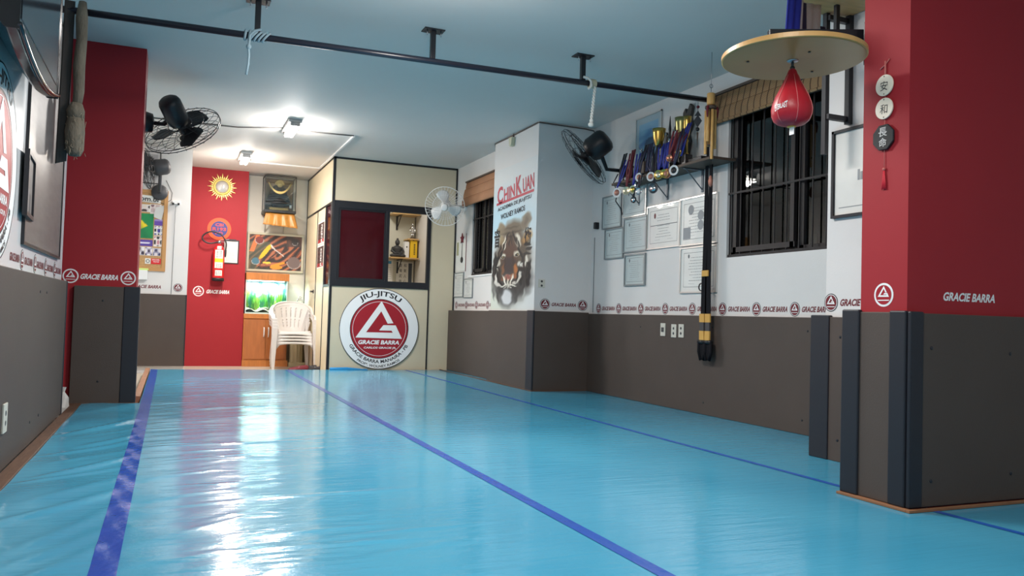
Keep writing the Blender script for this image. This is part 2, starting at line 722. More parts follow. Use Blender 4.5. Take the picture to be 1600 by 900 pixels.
n2.inputs['Distortion'].default_value = 0.6
nt.links.new(mp.outputs[0], n2.inputs['Vector'])
bp = nt.nodes.new('ShaderNodeBump')
bp.inputs['Strength'].default_value = 0.16
bp.inputs['Distance'].default_value = 0.010
nt.links.new(n2.outputs['Fac'], bp.inputs['Height'])
n3 = nt.nodes.new('ShaderNodeTexNoise')
n3.inputs['Scale'].default_value = 70.0
nt.links.new(tc.outputs['Object'], n3.inputs['Vector'])
bp2 = nt.nodes.new('ShaderNodeBump')
bp2.inputs['Strength'].default_value = 0.03
bp2.inputs['Distance'].default_value = 0.01
nt.links.new(n3.outputs['Fac'], bp2.inputs['Height'])
nt.links.new(bp.outputs[0], bp2.inputs['Normal'])
nt.links.new(bp2.outputs[0], b.inputs['Normal'])
VINYL = m

mats_thing = thing('training_mat', 'wide glossy light blue vinyl training mat covering the whole floor', 'mat', (2.0, 5.0, FT))


def mat_x0(y):
    if y < 6.95:
        return -0.62
    return -0.205


def grid_cover():
    g = G()
    xs = [-0.62 + 0.03 * i for i in range(30)] + [0.28 + 0.08 * i for i in range(48)]
    xs = [x for x in xs if x < 4.095] + [4.095]
    ys = []
    y = -2.9
    while y < 10.70:
        ys.append(y)
        y += 0.016 if y > 1.4 and y < 7 else (0.025 if y > 1.4 else 0.15)
    ys.append(10.70)
    idx = {}
    for j, y in enumerate(ys):
        for i, x in enumerate(xs):
            X = x
            z = floor_height(x, y)
            if j == len(ys) - 1:
                z -= 0.0
            idx[(i, j)] = len(g.v)
            g.v.append(Vector((X, y, z)))
    def blocked(x, y):
        if x < -0.21 and y > 6.98:
            return True
        if x > 3.62 and y > 7.72:
            return True
        return False
    for j in range(len(ys) - 1):
        for i in range(len(xs) - 1):
            cx, cy = (xs[i] + xs[i + 1]) / 2, (ys[j] + ys[j + 1]) / 2
            if blocked(cx, cy):
                continue
            g.f.append([idx[(i, j)], idx[(i + 1, j)], idx[(i + 1, j + 1)], idx[(i, j + 1)]])
            g.mi.append(0)
            g.sm.append(True)
    return g


grid_cover().build('vinyl_cover', VINYL, mats_thing)
g = G().box((-0.615, -2.85, FT + .001), (4.08, 6.97, -0.014)).box((-0.20, 6.97, FT + .001), (3.44, 10.69, -0.014)).box((3.44, 6.97, FT + .001), (4.08, 7.6, -0.014))
g.build('foam_base', mat('mat_foam', (60, 130, 168), 0.6), mats_thing)


def tape(name, label, pts, wd, mt, h=0.0015):
    g = G()
    n = len(pts)
    vs, fs = [], []
    # resample
    P = []
    for i in range(n - 1):
        a, b_ = Vector((pts[i][0], pts[i][1], 0)), Vector((pts[i + 1][0], pts[i + 1][1], 0))
        k = max(2, int((b_ - a).length / 0.016))
        for j in range(k):
            P.append(a.lerp(b_, j / k))
    P.append(Vector((pts[-1][0], pts[-1][1], 0)))
    for p in P:
        for s in (-1, -0.5, 0, 0.5, 1):
            x = p.x + s * wd / 2
            vs.append((x, p.y, max(floor_height(x, p.y), -0.01) + h + 0.0012 * math.sin(17 * p.y + 3 * s) * (1 if wd > 0.06 else 0.2)))
    for i in range(len(P) - 1):
        for k in range(4):
            a = i * 5 + k
            fs.append((a, a + 1, a + 6, a + 5))
    g.add(vs, fs, 0, True)
    return tag(g.build(name, mt), label, 'tape', 'blue tape lines across the mat')


TAPEB = mat('blue_tape', (30, 78, 168), 0.22, noise=0.06, nscale=9, bump=0.25, bscale=26)
TAPEB2 = mat('blue_tape_dull', (30, 84, 168), 0.35)
tape('tape_line', 'wrinkled dark blue tape line nearest the left wall', [(-0.14, 1.2), (-0.150, 2.6), (-0.152, 5.2), (-0.158, 10.65)], 0.075, TAPEB)
tape('tape_line', 'blue tape line down the middle of the mat, pointing at the chairs', [(1.40, 1.2), (1.391, 3.2), (1.385, 5.2), (1.384, 10.65)], 0.052, TAPEB)
tape('tape_line', 'thin blue tape line running past the red column on the right', [(2.995, 1.2), (2.985, 2.1), (2.965, 3.0), (2.935, 10.65)], 0.036, TAPEB2)

# wooden edging under the pads
g = G().box((-0.665, -2.8, FT), (-0.60, 6.96, 0.008))
tag(g.build('floor_edging', WOODT, bevel=.003), 'brown wooden edging strip along the base of the left wall', 'edging', 'wooden edging round the mat')
g = G().box((-0.262, 7.5, FT), (-0.212, 10.9, 0.004))
tag(g.build('floor_edging', mat('wood_trim_red', (150, 108, 84), 0.6, noise=.1), bevel=.003), 'reddish wooden edging strip running behind the left red column', 'edging', 'wooden edging round the mat')
g = G().box((-0.75, 6.97, FT), (-0.235, 7.0, 0.006))
tag(g.build('floor_edging', WOODT, bevel=.002), 'wooden edging strip under the pad of the left red column', 'edging', 'wooden edging round the mat')
g = G().prism([(2.825, 2.49, 0.0), (2.85, 2.49, 0), (2.85, 2.87, 0), (2.825, 2.87, 0)], (0, 0, 0.012)).prism([(2.825, 2.47, 0.0), (4.1, 2.47, 0), (4.1, 2.49, 0), (2.825, 2.49, 0)], (0, 0, 0.012))
tag(g.build('floor_edging', mat('wood_trim_light', (140, 96, 66), 0.6, noise=.15), bevel=.002), 'brown wooden edging around the base of the right red column', 'edging', 'wooden edging round the mat')
g = G().box((3.425, 7.64, 0), (3.437, 10.72, 0.010)).box((3.425, 7.63, 0), (4.06, 7.642, 0.010))
tag(g.build('floor_edging', WOODT, bevel=.002), 'thin wooden edging at the foot of the tiger pillar pads', 'edging', 'wooden edging round the mat')

# ------------------------------------------------------------------ wall pads
def wall_pad(label, boxes, tapes=(), screws=()):
    xs = [c for bx in boxes for c in (bx[0], bx[3])]
    ys = [c for bx in boxes for c in (bx[1], bx[4])]
    zs = [c for bx in boxes for c in (bx[2], bx[5])]
    t = thing('wall_pad', label, 'wall padding', ((min(xs) + max(xs)) / 2, (min(ys) + max(ys)) / 2, min(zs)), 'brown padded boards on the lower walls')
    g = G()
    for bx in boxes:
        g.box(bx[:3], bx[3:])
    g.build('board', PADM, t, bevel=0.004)
    for tp in tapes:
        G().box(tp[:3], tp[3:]).build('edge_tape', TAPEK, t, bevel=0.006)
    for (p, nrm) in screws:
        G().lathe([(0.008, 0), (0.008, 0.002), (0.005, 0.003)], p, nrm, 10).build('screw', TAPEK, t)
    return t


def scr(F, pts):
    return [(F.p(a, b_, 0), F.n) for a, b_ in pts]


wall_pad('long olive brown pad board along the left wall', [(-0.70, -2.9, 0.01, -0.665, 6.30, 0.912)], [(-0.705, 6.285, .0, -0.660, 6.31, .915)],
         scr(left_face(-0.665, 0, 0), [(5.10, .82), (5.35, .82), (4.95, .13), (5.25, .13)]))
wall_pad('short brown pad board on the left red column', [(-0.690, 7.0, 0.002, -0.262, 7.05, 0.90)], [(-0.345, 6.992, 0.0, -0.232, 7.10, 0.905)],
         scr(front_face(0, 7.0, 0), [(-.49, .79), (-.50, .17)]))
wall_pad('brown pad board below the cork notice board', [(-1.05, 11.30, 0.0, 0.17, 11.35, 0.915)], [(0.165, 11.295, 0, 0.18, 11.36, 0.917)])
wall_pad('brown pad board under the small far window', [(3.535, 8.965, 0.0, 3.62, 10.74, 0.822)], [(3.530, 8.93, 0, 3.60, 8.968, 0.83)])
wall_pad('brown pad board under the tiger mural', [(3.435, 7.70, 0.0, 3.456, 8.93, 0.826)], [(3.430, 7.64, 0.0, 3.452, 7.80, 0.832)])
wall_pad('dark pad board on the front of the tiger pillar', [(3.452, 7.645, 0.0, 4.08, 7.68, 0.826)], [])
wall_pad('longest brown pad board, under the certificates and barred window', [(4.072, 3.67, 0.0, 4.105, 7.645, 0.815)], [],
         scr(right_face(4.072, 0, 0), [(-4.42, .72), (-4.46, .1), (-5.5, .72), (-6.6, .7), (-5.6, .1)]))
wall_pad('narrow brown pad board between barred window and red column', [(3.478, 2.87, 0.0, 3.5, 3.70, 0.812), (3.5, 3.655, 0, 4.07, 3.70, .812)], [(3.470, 3.60, 0.0, 3.50, 3.745, 0.822)],
         scr(right_face(3.478, 0, 0), [(-3.52, .70), (-3.53, .12)]))
wall_pad('brown pad board on the left side of the right red column', [(2.848, 2.54, 0.012, 2.865, 2.79, 0.828)],
         [(2.838, 2.765, 0.012, 2.862, 2.865, 0.838), (2.840, 2.515, 0.012, 2.862, 2.60, 0.834)])
wall_pad('large brown pad board on the front of the right red column', [(2.862, 2.50, 0.012, 4.2, 2.53, 0.826)],
         [(2.848, 2.494, 0.012, 2.925, 2.514, 0.832)], scr(front_face(0, 2.50, 0), [(2.975, .68), (3.46, .66), (2.98, .12), (3.47, .13)]))

# ------------------------------------------------------------------ emblem and lettering
A_TRI = [(.04, .90), (.468, .17), (.27, .15), (.04, .56), (-.45, -.15), (.456, -.15), (.41, -.08), (-.012, -.08), (.128, .10), (.548, .10), (.78, -.35), (-.80, -.33)]


def emblem(g, F, r, mats_idx, h=0.001):
    """mats_idx: (rim, field, mark)"""
    rim, field, mark = mats_idx
    fdisc(g, F, r, h, rim, 32)
    fdisc(g, F, r * 0.90, h + .0006, mark, 32)
    fdisc(g, F, r * 0.82, h + .0012, field, 32)
    k = r * 0.86
    g.poly([F.p(x * k * .86, y * k * .86 + .08 * r, h + .0018) for x, y in A_TRI], mark)
    g.poly([F.p(x * r, y * r, h + .0018) for x, y in ((-.62, -.42), (.62, -.42), (.56, -.50), (-.56, -.50))], mark)


def border(label, F, units, r=0.052, tw=0.27, th=0.040, on_red=False):
    """a printed border: units is a list of ('e'|'t', position along the face)"""
    t = thing('lettered_border', label, 'wall lettering', F.p(sum(u[1] for u in units) / len(units), 0, 0))
    for kind, a in units:
        g = G()
        if kind == 'e':
            emblem(g, F.at(a, 0), r, (2, 0, 1) if not on_red else (1, 0, 1))
            g.build('emblem', [REDP if on_red else REDD, WHT, INK], t)
        else:
            ftext(g, F.at(a, 0), 'GRACIE BARRA', tw, th, 0.001, 0, bold=0.035, shear=0.25)
            g.build('lettering', WHT if on_red else REDD, t)
    return t


us = []
for i in range(8):
    a = -(7.48 - 0.4135 * i)
    us.append(('e', a))
    if i < 8:
        us.append(('t', a + 0.207))
border('red lettered emblem border above the longest pad board, under the certificates', right_face(WX, 0, 0.872), us, tw=0.27)
border('emblem and lettering on the narrow white wall beside the right red column', right_face(3.5, 0, 0.895), [('e', -3.615), ('t', -3.40)], r=.052, tw=.29)
border('white emblem on the side face of the right red column', right_face(2.865, 0, 0.903), [('e', -2.652)], on_red=True)
border('white lettering on the front face of the right red column', front_face(0, 2.53, 0.903), [('t', 3.24)], tw=.325, th=.038, on_red=True)
border('lettering with two emblems on the front of the tiger pillar', front_face(0, 7.68, 0.900), [('e', 3.58), ('t', 3.80), ('e', 4.02)], r=.058, tw=.29, th=.036)
border('tiny lettered emblem border under the small far window', right_face(WX2, 0, 0.897), [('e', -10.65), ('t', -10.44), ('e', -10.24), ('t', -10.05), ('e', -9.85), ('t', -9.65), ('e', -9.45), ('t', -9.25)])
border('lettered emblem border on the left wall above the pad', left_face(-0.70, 0, 0.972), [('t', 4.50), ('e', 4.70), ('t', 4.91), ('e', 5.12), ('t', 5.32), ('e', 5.525), ('t', 5.73), ('e', 5.93), ('t', 6.12)], r=.052)
border('white lettering between two emblems on the left red column', front_face(0, 7.05, 0.972), [('e', -.722), ('t', -.522), ('e', -.322)], r=.055, tw=.265, th=.042, on_red=True)
border('red lettering and round emblem below the cork notice board', front_face(0, 11.35, 1.005), [('t', -.30), ('e', .066)], r=.055, tw=.34, th=.042)
border('white emblem and lettering below the fire extinguisher', front_face(0, 12.65, 0.995), [('e', .351), ('t', .62)], r=.075, tw=.32, th=.055, on_red=True)


def banner(label, F, r, cut=None):
    t = thing('round_banner', label, 'banner', F.p(0, -r, 0))
    g = G()
    fdisc(g, F, r, .004, 0, 72, thick=.004)
    g.build('backing', WHT, t)
    g = G()
    fring(g, F, r * .985, r, .0055, 0, 72)
    fring(g, F, r * .72, r * .738, .0055, 0, 72)
    g.build('outline', INK, t)
    g = G()
    fdisc(g, F, r * .72, .005, 0, 64)
    g.build('red_field', REDP, t)
    g = G()
    fring(g, F, r * .665, r * .675, .0060, 0, 72)
    g.poly([F.p(x * r * .74, y * r * .74 + .02 * r, .0065) for x, y in A_TRI], 0)
    g.build('emblem', WHT, t)
    g = G()
    ftext(g, F.at(0, -.335 * r), 'GRACIE BARRA', 1.04 * r, .105 * r, .0062, 0, bold=.04, shear=.2)
    ftext(g, F.at(.03 * r, -.475 * r), 'CARLOS GRACIE JR.', .82 * r, .062 * r, .0062, 0, bold=.03, shear=.2)
    g.build('white_lettering', WHT, t)
    g = G()
    ftext(g, F, 'JIU-JITSU', 1.08 * r, .165 * r, .0055, 0, bold=.02, arc=.855 * r)
    g.build('black_lettering', INK, t)
    g = G()
    ftext(g, F, 'GRACIE BARRA MANAIRA - PB', 1.72 * r, .085 * r, .0055, 0, bold=.02, arc=.81 * r, top=False)
    ftext(g, F, 'PROFº. WOLNEY RAMOS', 1.12 * r, .060 * r, .0055, 0, bold=.02, arc=.925 * r, top=False)
    g.build('black_lettering', INK, t)
    return t


banner('big round emblem banner on the beige partition beside the chairs', front_face(2.578, 10.745, 0.545), 0.54)
banner('round emblem banner on the left wall, cut by the picture edge', left_face(-0.70, 3.985, 1.345), 0.42)

# ------------------------------------------------------------------ partition booth
FX = [1.905, 3.61]
booth = thing('partition_booth', 'beige panelled office booth with a black framed window', 'partition', (2.75, 11.8, FT))
g = G()
for bx in [((1.915, 10.755, 0.0), (3.235, 10.79, 1.10)), ((3.255, 10.755, 0.0), (3.605, 10.79, 2.78)), ((1.915, 10.755, 2.215), (3.255, 10.79, 2.78))]:
    g.box(*bx)
g.build('front_panel', BEIGE, booth)
BEIGE2 = mat('partition_side_panel', (222, 210, 180), 0.45, noise=0.02, nscale=3)
g = G()
g.box((1.905, 10.80, 2.215), (1.94, 12.98, 2.78)).box((1.905, 11.93, FT), (1.94, 12.98, 2.19)).box((1.905, 10.80, FT), (1.94, 11.28, 1.10)).box((1.905, 11.28, FT), (1.94, 11.93, 2.19))
g.build('side_panel', BEIGE2, booth)
g = G()
g.box((1.895, 10.745, FT), (1.925, 10.80, 2.80)).box((3.595, 10.745, 0), (3.612, 10.79, 2.80)).box((3.238, 10.745, 0), (3.252, 10.79, 1.10))
g.box((1.90, 10.745, 2.775), (3.61, 10.79, 2.80)).box((1.895, 10.80, 2.78), (1.93, 12.98, 2.80)).box((1.897, 10.8, 2.19), (1.935, 12.98, 2.215))
g.box((1.897, 11.915, FT), (1.93, 11.935, 2.19)).box((1.897, 12.955, FT), (1.93, 12.98, 2.8)).box((1.897, 11.27, FT), (1.93, 11.288, 2.19))
g.build('frame_strip', ALU_K, booth)
# window frame
g = G()
F = front_face(0, 10.75, 0)
for a0, b0, a1, b1 in ((1.905, 2.125, 3.25, 2.225), (1.905, 1.095, 3.25, 1.185), (1.905, 1.18, 1.985, 2.13), (2.62, 1.18, 2.668, 2.13), (3.20, 1.18, 3.25, 2.13)):
    fbox(g, F, a0, b0, a1, b1, -.04, .012)
g.build('window_frame', ALU_K, booth, bevel=.003)
g = G()
for a0, b0, a1, b1 in ((1.985, 2.105, 2.62, 2.125), (1.985, 1.185, 2.62, 1.21), (1.985, 1.21, 2.01, 2.11), (2.60, 1.21, 2.62, 2.11)):
    fbox(g, F, a0, b0, a1, b1, -.03, .0)
g.build('sash', ALU_K, booth)
RGL = bpy.data.materials.new('red_tinted_glass')
RGL.use_nodes = True
nt = RGL.node_tree
b = nt.nodes['Principled BSDF']
b.inputs['Base Color'].default_value = lin((70, 20, 28))
b.inputs['Roughness'].default_value = 0.06
tr = nt.nodes.new('ShaderNodeBsdfTransparent')
tr.inputs[0].default_value = (0.35, 0.04, 0.05, 1)
mx = nt.nodes.new('ShaderNodeMixShader')
mx.inputs[0].default_value = 0.7
nt.links.new(tr.outputs[0], mx.inputs[1])
nt.links.new(b.outputs[0], mx.inputs[2])
nt.links.new(mx.outputs[0], nt.nodes['Material Output'].inputs[0])
g = G()
fbox(g, F, 2.005, 1.205, 2.605, 2.11, -.022, -.016)
g.build('red_glass_pane', RGL, booth)
g = G()
FS = Face((1.905, 0, 0), (0, -1, 0), (0, 0, 1))
g.box((1.915, 10.88, 1.11), (1.921, 11.27, 2.19))
g.build('side_red_glass_pane', RGL, booth)
g = G()
g.box((1.897, 10.80, 1.09), (1.935, 11.28, 1.12)).box((1.897, 10.80, 1.1), (1.93, 10.88, 2.2)).box((1.898, 11.24, 1.1), (1.93, 11.28, 2.2))
g.build('side_window_frame', ALU_K, booth)
# interior back wall of the booth is its own lining
struct('wall_booth_back', G().box((1.95, 12.82, FT), (3.60, 12.98, HC)), mat('booth_lining', (206, 204, 190), 0.5))
struct('trim_1', G().box((1.94, 11.0, FT), (2.6, 12.8, FT + .005)), TILE)
area('booth_lamp_light', (2.8, 11.7, 2.72), 0.2, 0.9, 17, (1.0, 0.95, 0.86))

# door hardware on the booth side
dh = thing('door_handle', 'black lever handle on the cream booth door above the chairs', 'handle', (1.88, 12.1, 1.02))
g = G().lathe([(.03, 0), (.03, .008), (.012, .012), (.012, .05)], (1.905, 12.1, 1.04), (-1, 0, 0), 14)
g.build('rosette', BLK, dh)
g = G().tube([(1.86, 12.1, 1.04), (1.855, 12.02, 1.04), (1.86, 11.96, 1.035)], [.012, .011, .009], 8)
g.build('lever', BLK, dh)

# posters on the booth side
for i, (z0, z1, lab) in enumerate(((1.70, 2.02, 'upper of two dark lettered posters on the booth side'), (1.36, 1.685, 'lower of two dark lettered posters on the booth side'))):
    t = thing('poster', lab, 'poster', (1.897, 11.6, z0), 'posters on the booth side')
    F = right_face(1.905, 11.88, z0)
    g = G()
    fbox(g, F, 0, 0, .56, z1 - z0, 0, .004)
    g.build('sheet', OFFW, t)
    g = G()
    def fnp(s, tt, i=i):
        k = math.sin(23 * s + 5 * math.sin(9 * tt + i)) + math.sin(31 * tt + 3 * s)
        return mixc((90, 70, 66), (40, 30, 34), k * .5 + .5) if tt > .15 else (150, 40, 46)
    fpaint(g, F, .03, .02, .53, z1 - z0 - .02, 30, 20, fnp, .005)
    g.build('print', mat('painted_print', attr=True, rough=.5), t)
    g = G()
    ftext(g, F.at(.36, (z1 - z0) * .45).rot(PI / 2), 'JIU-JITSU' if i == 0 else 'JUDO', (z1 - z0) * .8, .14, .006, 0, bold=.03)
    g.build('lettering', WHT, t)

PAINTM = MATS['painted_print']

# ------------------------------------------------------------------ things inside the booth
def shelf(label, x0, x1, y0, y1, z, group, brackets, thick=.022, mt=WOODP, wall_y=12.82):
    t = thing('wall_shelf', label, 'shelf', ((x0 + x1) / 2, y1, z - thick), group)
    G().box((x0, y0, z - thick), (x1, y1, z)).build('board', mt, t, bevel=.002)
    for bxx in brackets:
        g = G()
        g.bar((bxx, y1 - .012, z - thick), (bxx, y1 - .012, z - thick - .22), .025, .012, up=(0, 1, 0))
        g.bar((bxx, y1 - .02, z - thick - .006), (bxx, y0 + .03, z - thick - .006), .025, .010)
        g.bar((bxx, y1 - .02, z - thick - .20), (bxx, y0 + .06, z - thick - .02), .012, .008)
        g.build('bracket', BLK, t)
    return t


shelf('top pale wood shelf inside the booth, empty', 3.15, 3.60, 12.50, 12.82, 2.345, 'shelves inside the booth', [3.30])
shelf('lowest pale wood shelf inside the booth, under the dark statue', 3.14, 3.60, 12.50, 12.82, 1.645, 'shelves inside the booth', [3.33])
shelf('short pale wood shelf inside the booth, under the silver figurine', 3.42, 3.60, 12.55, 12.82, 1.955, 'shelves inside the booth', [3.52])

bd = thing('seated_statue', 'dark seated meditating statue on the lowest booth shelf', 'statue', (3.27, 12.62, 1.645))
g = G()
g.ball((3.27, 12.60, 1.675), (.115, .08, .032), 20, 8)
g.lathe([(.070, 0), (.062, .03), (.064, .07), (.074, .11), (.072, .135), (.050, .155), (.024, .165), (.022, .19)], (3.27, 12.63, 1.67), (0, 0, 1), 20)
for s_ in (-1, 1):
    g.tube([(3.27 + s_ * .068, 12.63, 1.80), (3.27 + s_ * .092, 12.60, 1.745), (3.27 + s_ * .05, 12.55, 1.705), (3.27, 12.545, 1.70)], [.022, .022, .018, .016], 8)
g.ball((3.20, 12.57, 1.672), (.06, .05, .03))
g.ball((3.34, 12.57, 1.672), (.06, .05, .03))
g.build('body', mat('statue_stone', (56, 56, 58), 0.6), bd)
G().ball((3.27, 12.62, 1.885), (.040, .040, .048)).ball((3.27, 12.62, 1.937), (.018, .018, .016)).build('head', MATS['statue_stone'], bd)

fg = thing('warrior_figurine', 'small silver standing figurine on the short booth shelf', 'figurine', (3.52, 12.66, 1.955))
g = G()
g.lathe([(.04, 0), (.042, .015), (.034, .02)], (3.52, 12.66, 1.955), (0, 0, 1), 14)
g.build('base', WOODD, fg)
g = G()
g.tube([(3.505, 12.66, 1.975), (3.507, 12.655, 2.02), (3.512, 12.66, 2.06)], [.012, .013, .016])
g.tube([(3.535, 12.66, 1.975), (3.533, 12.655, 2.02), (3.528, 12.66, 2.06)], [.012, .013, .016])
g.lathe([(.03, 0), (.032, .02), (.022, .05), (.033, .09), (.03, .11), (.010, .125)], (3.52, 12.66, 2.045), (0, 0, 1), 12)
g.tube([(3.492, 12.66, 2.14), (3.478, 12.655, 2.10), (3.492, 12.63, 2.07)], [.010, .009, .008])
g.tube([(3.548, 12.66, 2.14), (3.562, 12.655, 2.10), (3.555, 12.63, 2.06)], [.010, .009, .008])
g.ball((3.52, 12.655, 2.19), (.018, .018, .024))
g.build('body', SILV, fg)

bx1 = thing('white_carton', 'white upright carton on the lowest booth shelf', 'box', (3.425, 12.66, 1.645))
G().box((3.385, 12.60, 1.645), (3.46, 12.72, 1.905)).build('carton', WHTP, bx1, bevel=.004)
g = G()
fdisc(g, front_face(3.42, 12.60, 1.82), .012, .001)
g.build('mark', INK, bx1)
bx2 = thing('yellow_carton', 'yellow upright carton beside the white carton in the booth', 'box', (3.53, 12.66, 1.645))
G().box((3.475, 12.58, 1.645), (3.585, 12.72, 1.945)).build('carton', mat('yellow_card', (232, 190, 40), 0.5), bx2, bevel=.003)
g = G()
for k in range(7):
    frect(g, front_face(3.54, 12.58, 1.70), -.012, k * .026, .012, k * .026 + .015, .001)
g.build('lettering', INK, bx2)

# framed calligraphy, calendar
t = thing('calligraphy_frame', 'framed brush calligraphy in two columns inside the booth', 'picture', (3.46, 12.81, 1.215))
F = front_face(3.30, 12.82, 1.215)
g = G()
for a0, b0, a1, b1 in ((0, 0, .30, .012), (0, .375, .30, .39), (0, .012, .012, .375), (.288, .012, .30, .375)):
    fbox(g, F, a0, b0, a1, b1, 0, .02)
g.build('frame', mat('pale_frame', (186, 184, 172), .4), t)
g = G()
fbox(g, F, .012, .012, .288, .375, 0, .008)
g.build('sheet', OFFW, t)
g = G()
frect(g, F, .215, .03, .275, .36, .009)
g.build('dark_panel', mat('slate_print', (70, 78, 90), .5), t)
g = G()
for ci, col in enumerate(('道場武術', '和氣人心')):
    for k, ch in enumerate(col):
        ftext(g, F.at(.085 + ci * .075, .32 - k * .085), ch, .045, .055, .010, 0, bold=.0)
g.build('lettering', INK, t)
t = thing('wall_calendar', 'white wall calendar with a blue band inside the booth', 'calendar', (3.14, 12.81, 1.25))
F = front_face(3.06, 12.82, 1.25)
g = G()
fbox(g, F, 0, 0, .20, .38, 0, .012)
fbox(g, F, .10, .38, .105, .70, .0, .006)
g.build('sheet', OFFW, t)
g = G()
frect(g, F, .0, .30, .17, .345, .013)
g.build('blue_band', mat('cyan_print', (70, 150, 200), .5), t)
g = G()
for k in range(6):
    frect(g, F, .02, .06 + k * .035, .17, .064 + k * .035, .013)
g.build('ruled_lines', GREY, t)

# ------------------------------------------------------------------ ceiling lamps
LAMPM = mat('lit_tube', (255, 255, 255), 0.4, emit=(255, 250, 238), estr=13.0)


def ceiling_light(label, cx, cy, L, power, col, name_l):
    t = thing('ceiling_light', label, 'ceiling light', (cx, cy, HC - .14), 'ceiling lights')
    G().box((cx - .07, cy - L / 2, HC - .035), (cx + .07, cy + L / 2 + .10, HC)).build('base_plate', mat('lamp_base', (196, 196, 194), .4), t, bevel=.006)
    g = G()
    g.box((cx - .05, cy + L / 2 - .03, HC - .085), (cx + .05, cy + L / 2 + .05, HC - .035))
    g.build('lamp_holder', mat('lamp_holder', (150, 150, 150), .4, metal=.4), t, bevel=.006)
    g = G()
    g.box((cx - .05, cy - L / 2 - .01, HC - .075), (cx + .05, cy - L / 2 + .02, HC - .035))
    g.build('lamp_holder', mat('lamp_holder', (150, 150, 150), .4, metal=.4), t, bevel=.006)
    for s in (-1, 1):
        G().tube([(cx + s * .028, cy - L / 2 + .01, HC - .075), (cx + s * .028, cy + L / 2 - .02, HC - .075)], .021, 12).build('tube', LAMPM, t)
    area(name_l, (cx, cy, HC - .115), .12, L, power * .75, col)
    for k in (-.3, .3):
        lamp(name_l, (cx, cy + k * L, HC - .13), .04, power * .45 / 2, col)
    return t


ceiling_light('lit twin tube ceiling light nearest, in front of the booth', 1.14, 9.15, .55, 88, (1.0, .955, .91), 'near_lamp_light')
ceiling_light('lit twin tube ceiling light further back, above the red wall', .82, 11.3, .5, 58, (1.0, .92, .83), 'far_lamp_light')

# surface cable trunking on the ceiling
g = G()
g.box((1.855, 9.35, HC - .018), (1.88, 11.72, HC)).box((.9, 11.72, HC - .016), (1.88, 11.75, HC))
tag(g.build('cable_trunking', WHTP, bevel=.003), 'white cable trunking strip along the ceiling beside the booth', 'trunking')
g = G()
g.tube([(-.40, 9.58, HC - .008), (.60, 9.57, HC - .010), (1.08, 9.35, HC - .008)], .008, 6)
g.tube([(1.20, 9.40, HC - .008), (1.86, 9.34, HC - .008)], .008, 6)
tag(g.build('ceiling_cable', mat('grey_cable', (96, 94, 92), .6)), 'thin grey cable across the ceiling through the nearest lit lamp', 'cable')

# ------------------------------------------------------------------ a sight line from the viewpoint, met with a wall or other plane of the room
def ray(u, v):
    d = (u - 800.0, 450.0 - v, -FPX)
    return Vector([RC[i][0] * d[0] + RC[i][1] * d[1] + RC[i][2] * d[2] for i in range(3)])


def PX(u, v, x=None, y=None, z=None):
    d = ray(u, v)
    if x is not None:
        t = x / d.x
    elif y is not None:
        t = y / d.y
    else:
        t = (z - CAMH) / d.z
    return Vector((0, 0, CAMH)) + d * t


# ================================================================== WINDOWS WITH BARS AND BLINDS
IRON = mat('iron_bar', (34, 30, 32), 0.55)
RUST = mat('dark_window_frame', (26, 22, 25), 0.5)


def barred_window(n, X, y0, y1, z0, z1, bars, hz, lab):
    """frame with sliding glass set in the opening, iron grille flush with the wall"""
    g = G()
    xw = X + .045
    for a in ((y0, z0, y1, z0 + .05), (y0, z1 - .05, y1, z1), (y0, z0, y0 + .05, z1), (y1 - .05, z0, y1, z1), ((y0 + y1) / 2 - .06, z0, (y0 + y1) / 2 - .02, z1)):
        g.box((xw, a[0], a[1]), (xw + .04, a[2], a[3]))
    g.box((xw - .03, (y0 + y1) / 2 + .01, z0 + .04), (xw, (y0 + y1) / 2 + .05, z1 - .04))
    g.box((xw - .03, y1 - .10, z0 + .04), (xw, y1 - .06, z1 - .04))
    g.box((xw - .03, (y0 + y1) / 2, z0 + .04), (xw, y1 - .05, z0 + .08))
    fr = struct('window_%d' % n, g, RUST)
    g = G().box((xw + .015, y0 + .04, z0 + .04), (xw + .019, y1 - .04, z1 - .04))
    o = g.build('window_pane', DGLASS, fr)
    gr = thing('window_grille', lab, 'grille', (X + .02, (y0 + y1) / 2, z0))
    k = 0
    y = y1 - .015
    while y > y0:
        G().bar((X + .02, y, z0 + .002), (X + .02, y, z1 - .002), .008, .009, up=(1, 0, 0)).build('bar', IRON, gr)
        y -= bars
    G().bar((X + .012, y0 + .002, hz), (X + .012, y1 - .002, hz), .006, .015).build('cross_bar', IRON, gr)
    G().bar((X + .02, y0 + .002, z0 + .012), (X + .02, y1 - .002, z0 + .012), .02, .022).build('cross_bar', IRON, gr)


barred_window(1, WX, 3.86, 5.38, 1.285, 2.47, .131, 1.80, 'black iron window grille on the right wall behind the punching ball')
barred_window(2, WX2, 9.22, 10.10, 1.285, 2.40, .105, 2.02, 'black iron window grille at the small far window left of the tiger mural')
tag(G().box((WX2 - .012, 9.20, 1.262), (WX2 + .02, 10.2, 1.284)).build('window_ledge', WHTP, bevel=.003), kind='structure').name = 'trim_2'


